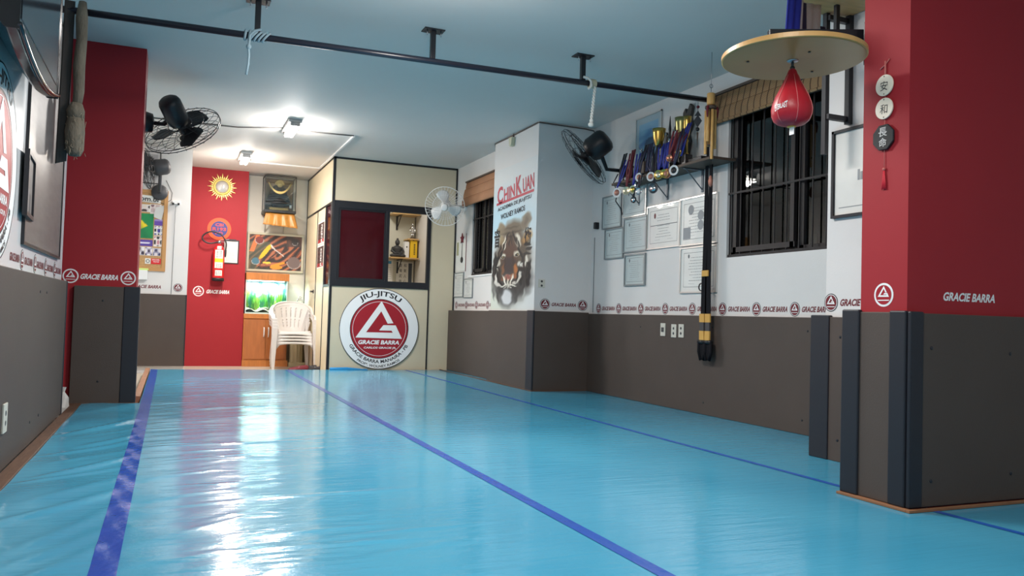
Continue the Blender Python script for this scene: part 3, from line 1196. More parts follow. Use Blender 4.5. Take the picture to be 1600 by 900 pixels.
def blind(label, X, y0, y1, z0, z1, mt, rolls):
    t = thing('roman_blind', label, 'blind', (X, (y0 + y1) / 2, z0))
    g = G()
    n = 10
    for i, (za, zb, d) in enumerate(rolls):
        vs = []
        # a folded flap of the blind, slightly bulging
        for k in range(n + 1):
            zz = zb + (za - zb) * k / n
            xx = X - d - .012 * math.sin(PI * k / n) - .012 * k / n
            vs.append((xx, zz))
        P = [(a, y0, b_) for a, b_ in vs]
        Q = [(a, y1, b_) for a, b_ in vs]
        fs = [(k, k + 1, n + 1 + k + 1, n + 1 + k) for k in range(n)]
        gg = G().add(P + Q, fs, 0, True)
        gg.build('blind_fold', mt, t, solid=.006)
    G().tube([(X - .045, y0, z0 + .012), (X - .045, y1, z0 + .012)], .014, 10).build('bottom_roll', mt, t)
    G().box((X - .03, y0, z1 - .02), (X - .002, y1, z1)).build('head_rail', WOODD, t)
    return t


m = mat('woven_bamboo', (160, 122, 84), 0.7, noise=.25, nscale=3)
nt = m.node_tree
b = nt.nodes['Principled BSDF']
tc = nt.nodes.new('ShaderNodeTexCoord')
wv = nt.nodes.new('ShaderNodeTexWave')
wv.bands_direction = 'Z'
wv.inputs['Scale'].default_value = 38
wv.inputs['Distortion'].default_value = 1.0
wv2 = nt.nodes.new('ShaderNodeTexWave')
wv2.bands_direction = 'Y'
wv2.inputs['Scale'].default_value = 4.2
nt.links.new(tc.outputs['Object'], wv.inputs['Vector'])
nt.links.new(tc.outputs['Object'], wv2.inputs['Vector'])
r1 = nt.nodes.new('ShaderNodeValToRGB')
r1.color_ramp.elements[0].color = lin((104, 78, 56))
r1.color_ramp.elements[1].color = lin((190, 150, 104))
nt.links.new(wv.outputs['Fac'], r1.inputs[0])
r2 = nt.nodes.new('ShaderNodeValToRGB')
r2.color_ramp.elements[0].position = 0.02
r2.color_ramp.elements[0].color = (0.25, .2, .16, 1)
r2.color_ramp.elements[1].position = 0.10
r2.color_ramp.elements[1].color = (1, 1, 1, 1)
nt.links.new(wv2.outputs['Fac'], r2.inputs[0])
mxc = nt.nodes.new('ShaderNodeMix')
mxc.data_type = 'RGBA'
mxc.blend_type = 'MULTIPLY'
mxc.inputs[0].default_value = 1.0
nt.links.new(r1.outputs[0], mxc.inputs[6])
nt.links.new(r2.outputs[0], mxc.inputs[7])
nt.links.new(mxc.outputs[2], b.inputs['Base Color'])
BLINDM = m
blind('woven bamboo roman blind above the big barred window', WX, 3.68, 5.60, 2.385, 2.655, BLINDM, [(2.385, 2.52, .03), (2.44, 2.60, .012), (2.50, 2.65, .0)])
blind('tan roman blind above the small far window', WX2, 9.0, 10.35, 2.215, 2.56, mat('tan_blind', (172, 124, 92), .7, noise=.08, nscale=5), [(2.215, 2.33, .05), (2.28, 2.45, .03), (2.40, 2.56, .0)])

# ================================================================== TIGER MURAL
def soft(px, py, cx, cy, rx, ry, rot=0.0, edge=.35):
    dx, dy = px - cx, py - cy
    c, s_ = math.cos(R(rot)), math.sin(R(rot))
    a, b_ = (dx * c + dy * s_) / rx, (-dx * s_ + dy * c) / ry
    d = math.sqrt(a * a + b_ * b_)
    return max(0.0, min(1.0, (1 + edge - d) / (2 * edge)))


TL = [
    # cx, cy, rx, ry, rot, colour, edge, strength
    (195, 480, 150, 330, 0, (150, 150, 142), .22, .8),
    (110, 135, 30, 62, -8, (136, 122, 100), .35, .9),
    (292, 105, 32, 72, 8, (128, 118, 102), .35, .9),
    (292, 110, 15, 40, 8, (104, 92, 80), .6, .7),
    (200, 170, 78, 95, 0, (112, 100, 84), .25, 1),
    (195, 430, 126, 250, 0, (92, 80, 68), .16, 1),
    (195, 620, 144, 160, 0, (64, 62, 61), .25, 1),
    (300, 250, 30, 60, 15, (176, 128, 70), .6, .8),
    (120, 250, 22, 60, -10, (160, 132, 90), .6, .6),
    (190, 180, 70, 12, 0, (70, 60, 52), .5, .7), (195, 215, 55, 8, 0, (60, 52, 46), .5, .7), (190, 140, 50, 10, 0, (80, 70, 60), .6, .6),
    (178, 380, 62, 140, 0, (88, 62, 52), .35, 1),
    (175, 470, 52, 70, 0, (62, 52, 54), .35, .9),
    (138, 270, 15, 62, 8, (222, 216, 200), .4, 1), (128, 300, 6, 30, 8, (40, 36, 34), .5, 1),
    (238, 265, 20, 66, -8, (222, 216, 200), .4, 1), (245, 300, 7, 34, -8, (40, 36, 34), .5, 1), (228, 250, 5, 26, -12, (50, 44, 40), .5, .9),
    (128, 385, 22, 26, 0, (214, 208, 190), .4, 1), (128, 392, 13, 15, 0, (30, 28, 28), .4, 1), (125, 388, 4, 5, 0, (210, 190, 120), .5, 1),
    (232, 380, 24, 26, 0, (214, 208, 190), .4, 1), (232, 386, 14, 16, 0, (30, 28, 28), .4, 1), (236, 382, 4, 5, 0, (210, 190, 120), .5, 1),
    (226, 515, 14, 50, -6, (180, 108, 58), .7, .9), (132, 500, 11, 56, 6, (140, 92, 62), .7, .8), (212, 575, 28, 20, 0, (160, 92, 56), .6, .8), (130, 590, 20, 18, 0, (140, 80, 56), .6, .7),
    (92, 470, 14, 60, 12, (196, 192, 178), .45, .9), (76, 590, 17, 62, -10, (216, 212, 204), .4, 1), (96, 640, 30, 12, 25, (200, 196, 188), .4, .9),
    (262, 480, 20, 36, -30, (212, 208, 198), .4, 1), (300, 460, 10, 56, 6, (212, 208, 196), .4, 1), (256, 570, 12, 66, 8, (210, 206, 196), .4, .9), (232, 630, 30, 10, -25, (206, 200, 190), .4, .9),
    (62, 430, 9, 90, 6, (36, 34, 34), .5, 1), (84, 400, 8, 60, 14, (40, 36, 34), .5, 1), (104, 540, 10, 70, -6, (44, 38, 36), .5, .9), (56, 540, 10, 80, -4, (40, 38, 38), .5, .9), (100, 330, 8, 50, 18, (46, 40, 36), .5, .9),
    (300, 310, 26, 14, 20, (40, 36, 36), .4, 1), (318, 350, 22, 12, -20, (44, 40, 38), .4, 1), (300, 390, 30, 12, 10, (40, 36, 36), .4, 1), (270, 520, 18, 22, 0, (36, 34, 34), .4, 1), (322, 500, 10, 60, 4, (44, 42, 42), .45, 1), (300, 560, 18, 40, 12, (52, 48, 46), .45, .9), (318, 610, 10, 62, 6, (36, 36, 38), .45, 1), (288, 640, 9, 60, 2, (48, 46, 46), .45, 1), (280, 420, 8, 50, 20, (40, 36, 34), .5, .9),
    (150, 240, 6, 70, 16, (34, 30, 30), .4, 1), (214, 236, 6, 70, -16, (34, 30, 30), .4, 1), (176, 250, 4, 50, 6, (40, 34, 32), .4, 1), (192, 250, 4, 50, -6, (40, 34, 32), .4, 1),
    (108, 380, 7, 60, 22, (30, 28, 28), .4, 1), (256, 372, 8, 60, -20, (30, 28, 28), .4, 1), (72, 500, 8, 70, 4, (28, 27, 28), .4, 1), (88, 560, 7, 60, -4, (30, 28, 28), .4, 1),
    (110, 620, 9, 40, -30, (30, 28, 28), .4, 1), (244, 560, 8, 70, 10, (30, 28, 28), .4, 1), (286, 500, 8, 60, -6, (30, 28, 28), .4, 1), (270, 610, 9, 50, 8, (30, 28, 28), .4, 1),
    (125, 690, 14, 40, 30, (52, 50, 50), .5, 1), (215, 690, 16, 40, -30, (52, 50, 50), .5, 1), (146, 440, 8, 60, 4, (60, 46, 42), .5, 1), (208, 440, 8, 60, -4, (60, 46, 42), .5, 1),
    (172, 585, 34, 26, 0, (206, 150, 128), .4, .9), (172, 575, 10, 18, 0, (150, 84, 76), .5, .9),
    (146, 610, 7, 52, -18, (232, 228, 214), .35, 1), (198, 610, 7, 52, 18, (232, 228, 214), .35, 1), (172, 640, 6, 46, 0, (210, 206, 190), .4, .9), (160, 600, 4, 40, -8, (60, 50, 46), .5, .9), (184, 600, 4, 40, 8, (60, 50, 46), .5, .9),
    (140, 652, 30, 6, -20, (226, 222, 208), .4, 1), (204, 652, 30, 6, 20, (226, 222, 208), .4, 1), (150, 672, 16, 6, -45, (220, 216, 204), .4, .9), (192, 672, 16, 6, 45, (220, 216, 204), .4, .9),
    (165, 765, 66, 86, 0, (84, 84, 84), .3, .9), (166, 762, 40, 68, 0, (204, 206, 208), .35, 1),
    (95, 750, 10, 60, -10, (60, 60, 60), .6, .8), (240, 750, 14, 60, 12, (70, 70, 70), .6, .8), (60, 720, 8, 60, -6, (90, 90, 88), .6, .7), (290, 740, 8, 50, 8, (170, 170, 164), .6, .8),
]


def tiger(s, t):
    px = 40 + 320 * s
    py = 900 - 1120 * t * 1.0
    py = 872 - t * 1300
    # plain wall above, a sky blue wash around the letters, greyer towards the foot
    white = (214, 216, 216)
    blue = (176, 208, 222)
    k = max(0.0, min(1.0, 1 - abs(t - .62) / .30)) * (1 - .55 * s)
    c = mixc(white, blue, k * 1.3)
    k2 = max(0.0, min(1.0, (.40 - t) / .3)) * .6
    c = mixc(c, (206, 212, 190), k2 * (1 - s))
    if py > -20:
        wob = 5 * math.sin(py * .09 + 2) + 4 * math.sin(px * .13)
        for (cx, cy, rx, ry, rot, col, e, st) in TL:
            if abs(px - cx) > max(rx, ry) * 1.6 or abs(py - cy) > max(rx, ry) * 1.6:
                continue
            a = soft(px + wob * .5, py + wob * .7, cx, cy, rx, ry, rot, e if rx > 60 else e * .55) * (st if rx > 60 else min(1, st * 1.1))
            if a > 0:
                c = mixc(c, col, a)
        if 200 < py < 760:
            fur = math.sin(px * .55 + 6 * math.sin(py * .03)) * math.sin(py * .21 + px * .1)
            inside = soft(px, py, 195, 450, 120, 270, 0, .2)
            c = mixc(c, (30, 28, 28), max(0.0, fur) * .28 * inside)
    return c


tm = thing('tiger_mural', 'painted tiger head mural with lettering on the white pillar', 'mural', (3.455, 8.3, .83))
MF = right_face(3.456, 8.92, 0.835)
g = G()
fpaint(g, MF, 0.0, 0, 1.238, 1.62, 150, 220, tiger, .0008)
g.build('painting', mat('painted_wall', attr=True, rough=.5), tm)
g = G()
def mtext(s, y0, y1, zc, h, rise, m=0, bold=.03, skew=.0):
    FF = right_face(3.456, (y0 + y1) / 2, zc).rot(rise)
    ftext(g, FF, s, abs(y0 - y1), h, .003, m, bold=bold)
# red painted name: small caps
mtext('C', 8.80, 8.63, 2.155, .20, .10)
mtext('HIN', 8.60, 8.28, 2.155, .14, .08)
mtext('K', 8.25, 8.09, 2.20, .21, .08)
mtext('UAN', 8.06, 7.76, 2.19, .16, .08)
FF = right_face(3.456, 8.29, 2.075).rot(.035)
frect(g, FF, -.53, -.014, .53, .014, .003)
g.build('red_lettering', mat('mural_red', (186, 70, 84), .5), tm)
g = G()
mtext('ACADEMIA DE JIU-JITSU', 8.78, 7.82, 2.01, .055, .05)
mtext('WOLNEY RAMOS', 8.68, 7.98, 1.915, .062, .05)
g.build('dark_lettering', mat('mural_ink', (52, 62, 72), .5), tm)
g = G()
mtext('音', 8.86, 8.68, 1.66, .22, 0)
mtext('術', 7.98, 7.80, 1.62, .20, 0)
mtext('道', 8.83, 8.70, 1.38, .14, 0)
mtext('術', 7.93, 7.80, 1.22, .26, 0)
g.build('brush_characters', mat('mural_black', (36, 38, 40), .5), tm)

# ================================================================== FRAMED CERTIFICATES
SILF = mat('silver_frame', (206, 206, 204), 0.3, metal=.7)
SILF2 = mat('grey_frame', (140, 146, 148), 0.35, metal=.4)
PAPG = mat('certificate_paper', (222, 222, 218), 0.35, noise=.03, nscale=6, coat=.6)
PAPT = mat('certificate_tint', (188, 198, 198), 0.35, noise=.03, nscale=6, coat=.6)


def certificate(label, F, w_, h_, frame=SILF, paper=PAPG, style=0, fw=.012, group='framed certificates'):
    """F: lower left corner on the wall"""
    t = thing('framed_certificate', label, 'certificate', F.p(w_ / 2, 0, 0), group)
    g = G()
    for a0, b0, a1, b1 in ((0, 0, w_, fw), (0, h_ - fw, w_, h_), (0, fw, fw, h_ - fw), (w_ - fw, fw, w_, h_ - fw)):
        fbox(g, F, a0, b0, a1, b1, .001, .018)
    g.build('frame', frame, t)
    g = G()
    fbox(g, F, fw, fw, w_ - fw, h_ - fw, .002, .008)
    g.build('sheet', paper, t)
    g = G()
    k = min(w_, h_)
    rr = random.Random(int(w_ * 1000 + h_ * 77 + F.o.y * 31))
    o = .13 * k
    for a0, b0, a1, b1 in ((o, o, w_ - o, o + .003), (o, h_ - o, w_ - o, h_ - o + .003), (o, o, o + .003, h_ - o), (w_ - o, o, w_ - o + .003, h_ - o)):
        frect(g, F, a0, b0, a1, b1, .0088)
    if style == 2:
        frect(g, F, o, h_ * .53, w_ - o, h_ * .545, .0088)
    g.build('ruled_border', GREYD, t)
    # lines of small writing
    g = G()
    rows = 9
    for i in range(rows):
        b_ = h_ * (.76 - .062 * i)
        if style == 2 and i == 3:
            continue
        ln = w_ * (.26 + .30 * rr.random())
        x = w_ / 2 - ln / 2
        while x < w_ / 2 + ln / 2:
            d = .008 + .022 * rr.random()
            frect(g, F, x, b_, min(x + d, w_ / 2 + ln / 2), b_ + .0045, .009)
            x += d + .006
    for a in (.24, .62):
        frect(g, F, w_ * a, h_ * .20, w_ * (a + .16), h_ * .205, .009)
    tag(g.build('small_writing', GREY, t), kind='stuff')
    g = G()
    if style == 1:
        for q, (a, b_) in enumerate(((.30, .74), (.56, .60), (.56, .40))):
            fdisc(g, F.at(w_ * a, h_ * b_), .042, .0092, 0, 20)
        frect(g, F, .05, .06, .16, .16, .0092)
        g.build('seals', mat('pale_seal', (158, 158, 160), .6), t)
    elif style == 2:
        fdisc(g, F.at(w_ * .24, h_ * .76), .016, .0092, 0, 16, ry=.026)
        g.build('seal', REDD, t)
    else:
        fdisc(g, F.at(w_ * .24, h_ * .80), .012, .0092, 0, 12, ry=.018)
        g.build('seal', GREYD, t)
    return t


def cert_px(label, tl, br, frame=SILF, paper=PAPG, style=0, x=WX, **k):
    a = PX(tl[0], tl[1], x=x)
    c = PX(br[0], br[1], x=x)
    return certificate(label, right_face(x, a.y, c.z), a.y - c.y, a.z - c.z, frame, paper, style, **k)


cert_px('teal tinted certificate nearest the corner, uppermost in its column', (943.3, 309), (971.8, 354), SILF2, PAPT)
cert_px('certificate partly hidden behind the hanging medals', (975.5, 297), (1011, 335), SILF, PAPT)
cert_px('small narrow certificate nearest the corner, below the teal one', (946.8, 359.5), (974.8, 403), SILF2, PAPT)
cert_px('certificate in the second column, directly above the lowest small one', (976.5, 342.5), (1012.6, 391.5), SILF2, PAPT)
cert_px('wide silver framed certificate with a red seal and dividing line', (1013.2, 324), (1064, 384.8), SILF, PAPG, 2)
cert_px('large silver framed sheet with three grey seals behind the black strap', (1064.8, 312), (1122.5, 379), SILF, PAPG, 1)
cert_px('large certificate below the three seal one, behind the black strap', (1064.8, 388), (1121.3, 457), SILF, PAPG, 0)
cert_px('lowest small certificate, alone under the second column', (977.6, 398.5), (1008.9, 446), SILF2, PAPT, fw=.016)
cert_px('pale certificate left of the pair by the far booth corner', (709.5, 427), (724.5, 464), SILF2, PAPG, x=WX2, fw=.008)
cert_px('slim certificate right of the pair by the far booth corner', (726, 436), (739, 465), SILF2, PAPG, x=WX2, fw=.008)

# blue poster high on the right wall
a = PX(995.5, 187, x=WX)
c = PX(1034, 243, x=WX)
t = thing('framed_poster', 'framed blue toned poster high on the wall behind the trophies', 'poster', (WX, (a.y + c.y) / 2, c.z))
F = right_face(WX, a.y, c.z)
w_, h_ = a.y - c.y, a.z - c.z
g = G()
for a0, b0, a1, b1 in ((0, 0, w_, .012), (0, h_ - .012, w_, h_), (0, .012, .012, h_), (w_ - .012, .012, w_, h_)):
    fbox(g, F, a0, b0, a1, b1, .001, .016)
g.build('frame', SILF, t)
g = G()
def fpo(s, tt):
    k = .5 + .5 * math.sin(9 * s + 4 * math.sin(7 * tt)) * math.sin(11 * tt + 2 * s)
    c_ = mixc((130, 176, 200), (70, 110, 160), k * max(0, 1 - abs(tt - .45) * 2.2))
    if s < .12 or s > .88 or tt > .86:
        c_ = (160, 178, 186)
    if math.hypot((s - .6) * .8, tt - .3) < .2:
        c_ = mixc(c_, (64, 76, 96), .7)
    return c_
fpaint(g, F, .012, .012, w_ - .012, h_ - .012, 24, 30, fpo, .008)
g.build('print', PAINTM, t)

# big black framed picture beside the red column
a = PX(1304.5, 207, x=3.5)
c = PX(1306, 342, x=3.5)
t = thing('framed_picture', 'black framed white sheet partly hidden behind the right red column', 'picture', (3.5, 3.25, c.z))
F = right_face(3.5, a.y, c.z)
w_, h_ = .70, a.z - c.z
g = G()
for a0, b0, a1, b1 in ((0, 0, w_, .016), (0, h_ - .016, w_, h_), (0, .016, .016, h_), (w_ - .016, .016, w_, h_)):
    fbox(g, F, a0, b0, a1, b1, .001, .024)
g.build('frame', BLK, t)
g = G()
fbox(g, F, .016, .016, w_ - .016, h_ - .016, .002, .010)
g.build('sheet', OFFW, t)
g = G()
fbox(g, F, .05, .055, w_ - .05, .060, .010, .0115)
fbox(g, F, .185, .20, .20, .26, .010, .0115)
fbox(g, F, .205, .20, .22, .245, .010, .0115)
g.build('grey_marks', GREY, t)

# ================================================================== TROPHY SHELF
t = thing('wall_shelf', 'dark wooden shelf on the right wall carrying the trophies', 'shelf', (4.0, 6.05, 2.045))
G().box((3.87, 5.28, 2.05), (WX, 6.86, 2.072)).build('board', WOODD, t, bevel=.002)
for yb in (5.71, 6.24, 6.72):
    g = G()
    g.bar((WX - .008, yb, 2.05), (WX - .008, yb, 1.86), .024, .008, up=(1, 0, 0))
    g.bar((WX, yb, 2.044), (3.90, yb, 2.044), .024, .008)
    g.bar((WX - .01, yb, 1.88), (3.93, yb, 2.04), .010, .006)
    g.build('bracket', mat('bracket_grey', (96, 104, 112), .45, metal=.5), t)
tag(G().box((3.93, 5.50, 2.072), (4.05, 5.68, 2.118)).build('black_case', BLKP, bevel=.004), 'small black case lying at the right end of the trophy shelf', 'case')


def trophy(label, y, x, h, metal, kind='cup', rc=.04):
    z0 = 2.072
    t = thing('trophy', label, 'trophy', (x, y, z0), 'trophies on the wall shelf')
    hb = h * .22
    G().box((x - .035, y - .035, z0), (x + .035, y + .035, z0 + hb)).build('base', mat('trophy_base', (46, 40, 42), .3), t, bevel=.004)
    if kind == 'cup':
        G().lathe([(.022, 0), (.008, .02), (.007, h * .22), (.014, h * .26), (.008, h * .29)], (x, y, z0 + hb), (0, 0, 1), 14).build('stem', metal, t)
        zc = z0 + hb + h * .29
        hc = h * .42
        G().lathe([(.006, 0), (rc * .55, hc * .2), (rc * .8, hc * .5), (rc * .9, hc * .8), (rc, hc), (rc * .93, hc), (rc * .7, hc * .5), (.004, hc * .15)], (x, y, zc), (0, 0, 1), 18).build('cup', metal, t)
        for s in (-1, 1):
            pts = [(x, y + s * (rc * .85 + .022 * math.sin(PI * k / 8)), zc + hc * (.35 + .55 * k / 8)) for k in range(9)]
            G().tube(pts, .004, 6).build('handle', metal, t)
    elif kind == 'spire':
        G().lathe([(.018, 0), (.006, .03), (.016, h * .3), (.007, h * .45), (.013, h * .55), (.002, h * .78)], (x, y, z0 + hb), (0, 0, 1), 12).build('column', metal, t)
    else:
        G().lathe([(.014, 0), (.012, h * .35), (.020, h * .42), (.012, h * .46)], (x, y, z0 + hb), (0, 0, 1), 12).build('column', metal, t)
        g = G()
        zz = z0 + hb + h * .46
        g.tube([(x, y, zz), (x, y, zz + h * .14), (x, y + .005, zz + h * .22)], [.010, .014, .008], 8)
        g.tube([(x, y, zz + h * .19), (x - .01, y + .03, zz + h * .24), (x - .01, y + .035, zz + h * .32)], [.006, .005, .004], 6)
        g.tube([(x, y, zz + h * .19), (x - .01, y - .03, zz + h * .16), (x - .02, y - .02, zz + h * .10)], [.006, .005, .004], 6)
        g.ball((x, y + .005, zz + h * .25), .012, 10, 6)
        g.build('figure', metal, t)
    return t


tro = [(975, 'spire', .20, BLK, 'slim dark spire trophy at the left end of the shelf'),
       (988, 'figure', .22, BLK, 'dark figure trophy second from the left of the shelf'),
       (1003, 'figure', .32, SILV, 'silver figure trophy standing before the blue poster'),
       (1014, 'spire', .26, BLK, 'black spire trophy just left of the widest gold cup'),
       (1029, 'cup', .44, GOLD, 'widest gold cup trophy in the middle of the shelf'),
       (1037, 'cup', .40, SILV, 'silver cup close behind the widest gold cup'),
       (1046, 'spire', .52, BLK, 'tallest thin black spire trophy'),
       (1049, 'cup', .30, SILV, 'low silver cup right of the tallest spire trophy'),
       (1056, 'figure', .38, SILV, 'silver figure trophy left of the carved dark ornament'),
       (1064, 'cup', .50, mat('green_gold', (170, 165, 110), .3, metal=.9), 'green gold cup trophy in front of the carved ornament'),
       (1073, 'cup', .46, GOLD, 'gold cup trophy nearest the wind chime')]
for i, (u, kd, h, mt, lb) in enumerate(tro):
    xx = (4.04, 3.97, 4.03)[i % 3]
    p = PX(u, 240, x=xx)
    trophy(lb, p.y, xx, h, mt, kd, rc=.062 if 'widest' in lb or 'green' in lb else .036)

# carved dark ornament rising from the shelf against the wall
g = G()
F = right_face(4.10, 5.99, 2.37)
blob = [(-.17, -.28), (-.08, -.24), (.02, -.27), (.13, -.20), (.20, -.05), (.16, .02), (.24, .10), (.20, .17), (.25, .26), (.18, .30), (.10, .22), (.07, .27), (.01, .23), (.02, .14), (-.05, .16), (-.10, .11), (-.15, .17), (-.21, .12), (-.19, .05), (-.13, .02), (-.16, -.08), (-.10, -.14)]
g.prism([F.p(a * .60, b_ * .95, 0) for a, b_ in blob], F.n * .03)
orn = tag(g.build('carved_ornament', mat('carved_stone', (66, 64, 62), .6, noise=.3, nscale=14, bump=.8, bscale=22), bevel=.006), 'tall irregular carved dark ornament behind the trophies', 'ornament')

# medals on ribbons
def medal(label, top, bot, x, disc, ribbon, r=.026, ring=None):
    r *= 1.40
    a = PX(top[0], top[1], x=x + .02)
    c = PX(bot[0], bot[1], x=x)
    t = thing('medal', label, 'medal', c + Vector((0, 0, -r)), 'medals hanging from the trophy shelf')
    g = G()
    w2 = .011
    jit = (random.uniform(-.025, .02), random.uniform(-.02, .02))
    a += Vector((0, random.uniform(-.02, .03), random.uniform(-.06, .04)))
    for s in (-1, 1):
        top_p = a + Vector((0, s * .028, 0))
        low_p = c + Vector((0, s * .004, r * .9))
        mid = (top_p + low_p) / 2 + Vector((-.012, s * .006 + jit[0], -.015 + jit[1]))
        P = [top_p, top_p.lerp(mid, .5) + Vector((0, 0, .004)), mid, mid.lerp(low_p, .5), low_p]
        vs = []
        for p in P:
            vs += [p + Vector((0, -w2, 0)), p + Vector((-.003, w2, 0))]
        g.add(vs, [(2 * k, 2 * k + 1, 2 * k + 3, 2 * k + 2) for k in range(4)], 0, True)
        g.build('ribbon', ribbon, t, solid=.0016)
        g = G()
    n_ = Vector((-.9, -.42, 0))
    G().lathe([(r, 0), (r, .004), (r * .86, .0055), (r * .84, .004), (0.001, .004)], c, n_, 22).build('disc', disc, t)
    if ring:
        G().lathe([(r * .60, .0042), (r * .60, .006), (.001, .006)], c, n_, 18).build('centre', ring, t)
    return t


COPPD = mat('matte_copper', (170, 116, 100), .5, metal=.3)
PALEG = mat('pale_gold', (222, 212, 180), .3, metal=.8)
meds = [((982, 240), (964, 301), .034, WHTP, COPPD, ROYAL, 'copper centred medal lowest at the far left of the row'),
        ((986, 238), (979, 298), .028, PALEG, None, MAROON, 'thin pale medal turned sideways, second at the far left'),
        ((997, 232), (989, 296), .028, PALEG, GOLD, ROYAL, 'pale gold medal on a royal blue ribbon, third from left'),
        ((1004, 250), (996, 289), .024, SILV, None, BLKR, 'small silver medal half hidden under its neighbours'),
        ((1008, 232), (999, 277), .030, WHTP, COPPD, NAVY, 'white rimmed medal hanging left of the brown block'),
        ((1020, 228), (1017, 276), .030, WHTP, COPPD, NAVY, 'round white and copper medal above the dark octagonal one'),
        ((1024, 232), (1021, 294), .034, mat('gunmetal', (90, 92, 96), .35, metal=.8), SILV, BLKR, 'dark octagonal looking medal hanging lowest in the middle'),
        ((1034, 225), (1029, 273), .031, GOLD, PALEG, ROYAL, 'bright gold medal on a royal blue ribbon in the middle'),
        ((1042, 222), (1038, 271), .028, GOLD, None, ROYAL, 'gold medal tucked behind the large copper one'),
        ((1048, 220), (1042, 271), .032, COPP, COPPD, ROYAL, 'large copper medal right of the bright gold one'),
        ((1058, 205), (1046, 247), .022, COPP, None, MAROON, 'small bronze medal hanging higher than the rest'),
        ((1068, 212), (1053, 266), .032, WHTP, INK, NAVY, 'white medal with a black bird mark, at the right end'),
        ((1074, 200), (1060, 238), .022, GOLD, None, MAROON, 'little gold medal on a maroon ribbon beside the gold cup'),
        ((1000, 246), (990, 312), .022, BLK, SILV, BLKR, 'small blackened medal hanging over a certificate'),
        ((1004, 262), (998, 299), .024, SILV, WHTP, BLKR, 'silver white medal over the hidden certificate')]
for i, (tp, bt, r, disc, ring, rib, lb) in enumerate(meds):
    medal(lb, tp, bt, 3.865 - .006 * (i % 3), disc, rib, r, ring)
# extra ribbon bundles laid over the trophies
for i, (u0, v0, u1, v1, mt, lb) in enumerate([(978, 240, 968, 284, BLKR, 'black ribbon loop over the left end of the shelf'), (991, 234, 984, 286, MAROON, 'maroon ribbon loop by the left medals'),
                                            (1012, 226, 1003, 262, BLKR, 'black ribbon loop below the silver figure trophy'), (1018, 224, 1010, 268, NAVY, 'navy ribbon loop left of the gold cup'),
                                            (1030, 226, 1022, 266, NAVY, 'navy ribbon loop under the widest gold cup'), (1040, 224, 1033, 262, ROYAL, 'royal blue ribbon loop right of the gold cup'),
                                            (1052, 214, 1040, 258, NAVY, 'navy ribbon loop below the silver cup'), (1062, 206, 1050, 252, MAROON, 'maroon ribbon loop under the green gold cup'),
                                            (1070, 200, 1057, 248, NAVY, 'navy ribbon loop near the carved ornament'), (1078, 192, 1064, 244, ROYAL, 'royal blue ribbon loop at the right end of the shelf')]):
    a = PX(u0, v0, x=3.93)
    c = PX(u1, v1, x=3.875)
    g = G()
    for s in (-1, 1):
        P = [a + Vector((0, s * .02, 0)), (a + c) / 2 + Vector((-.01, s * .018, -.01)), c + Vector((0, s * .004, 0))]
        vs = []
        for p in P:
            vs += [p + Vector((0, -.013, 0)), p + Vector((-.004, .013, 0))]
        g.add(vs, [(0, 1, 3, 2), (2, 3, 5, 4)], 0, True)
    tag(g.build('ribbon_loop', mt, solid=.0016), lb, 'ribbon', 'ribbons over the trophy shelf')
# brown block hanging among the medals
a = PX(1004, 262, x=3.88)
tag(G().box((3.86, a.y - .05, a.z - .06), (3.90, a.y + .05, a.z + .05)).build('wooden_plaque', WOODD, bevel=.004), 'small brown wooden plaque hanging among the medals', 'plaque')

# ================================================================== PULL-UP BAR
bz = lambda x: 2.5545 + .0127 * x
pb = thing('pull_up_bar', 'long black steel bar hung below the ceiling on three stems', 'bar', (1.7, 5.58, 2.55))
G().tube([(-.695, 5.58, bz(-.695)), (4.10, 5.58, bz(4.10))], .0215, 16).build('rail', mat('bar_paint', (36, 38, 50), .28, spec=.6), pb)
for xs_ in (.449, 1.655, 2.868):
    st = G().box((xs_ - .018, 5.562, bz(xs_) + .015), (xs_ + .018, 5.598, HC - .006)).build('stem', BLK, pb, bevel=.003)
    g = G().box((xs_ - .075, 5.53, HC - .008), (xs_ + .075, 5.63, HC))
    g.build('mounting_plate', BLK, st)
    for dx in (-.05, .05):
        G().tube([(xs_ + dx, 5.555, HC - .008), (xs_ + dx, 5.555, HC - .05)], .0045, 8).build('bolt', STEEL, st)

t = thing('rope', 'pale blue rope wound round the bar at its left stem, end dangling', 'rope', (.42, 5.58, 2.3))
pts = []
for k in range(97):
    an = 2 * PI * k / 16
    x = .36 + .16 * k / 96
    sk = .06 * math.sin(an) * (1 if k > 30 else .3)
    pts.append((x + sk * .5, 5.58 + .031 * math.cos(an), bz(x) + .031 * math.sin(an)))
G().tube(pts, .008, 6).build('windings', ROPEB, t)
pts = [(.47, 5.55, 2.60), (.43, 5.545, 2.585), (.40, 5.546, 2.55), (.40, 5.55, 2.52), (.395, 5.55, 2.47), (.40, 5.55, 2.42), (.398, 5.55, 2.36), (.388, 5.55, 2.29)]
G().tube(pts, .0085, 7).build('dangling_end', ROPEB, t)
G().ball((.397, 5.55, 2.475), (.017, .017, .02)).build('knot', ROPEB, t)

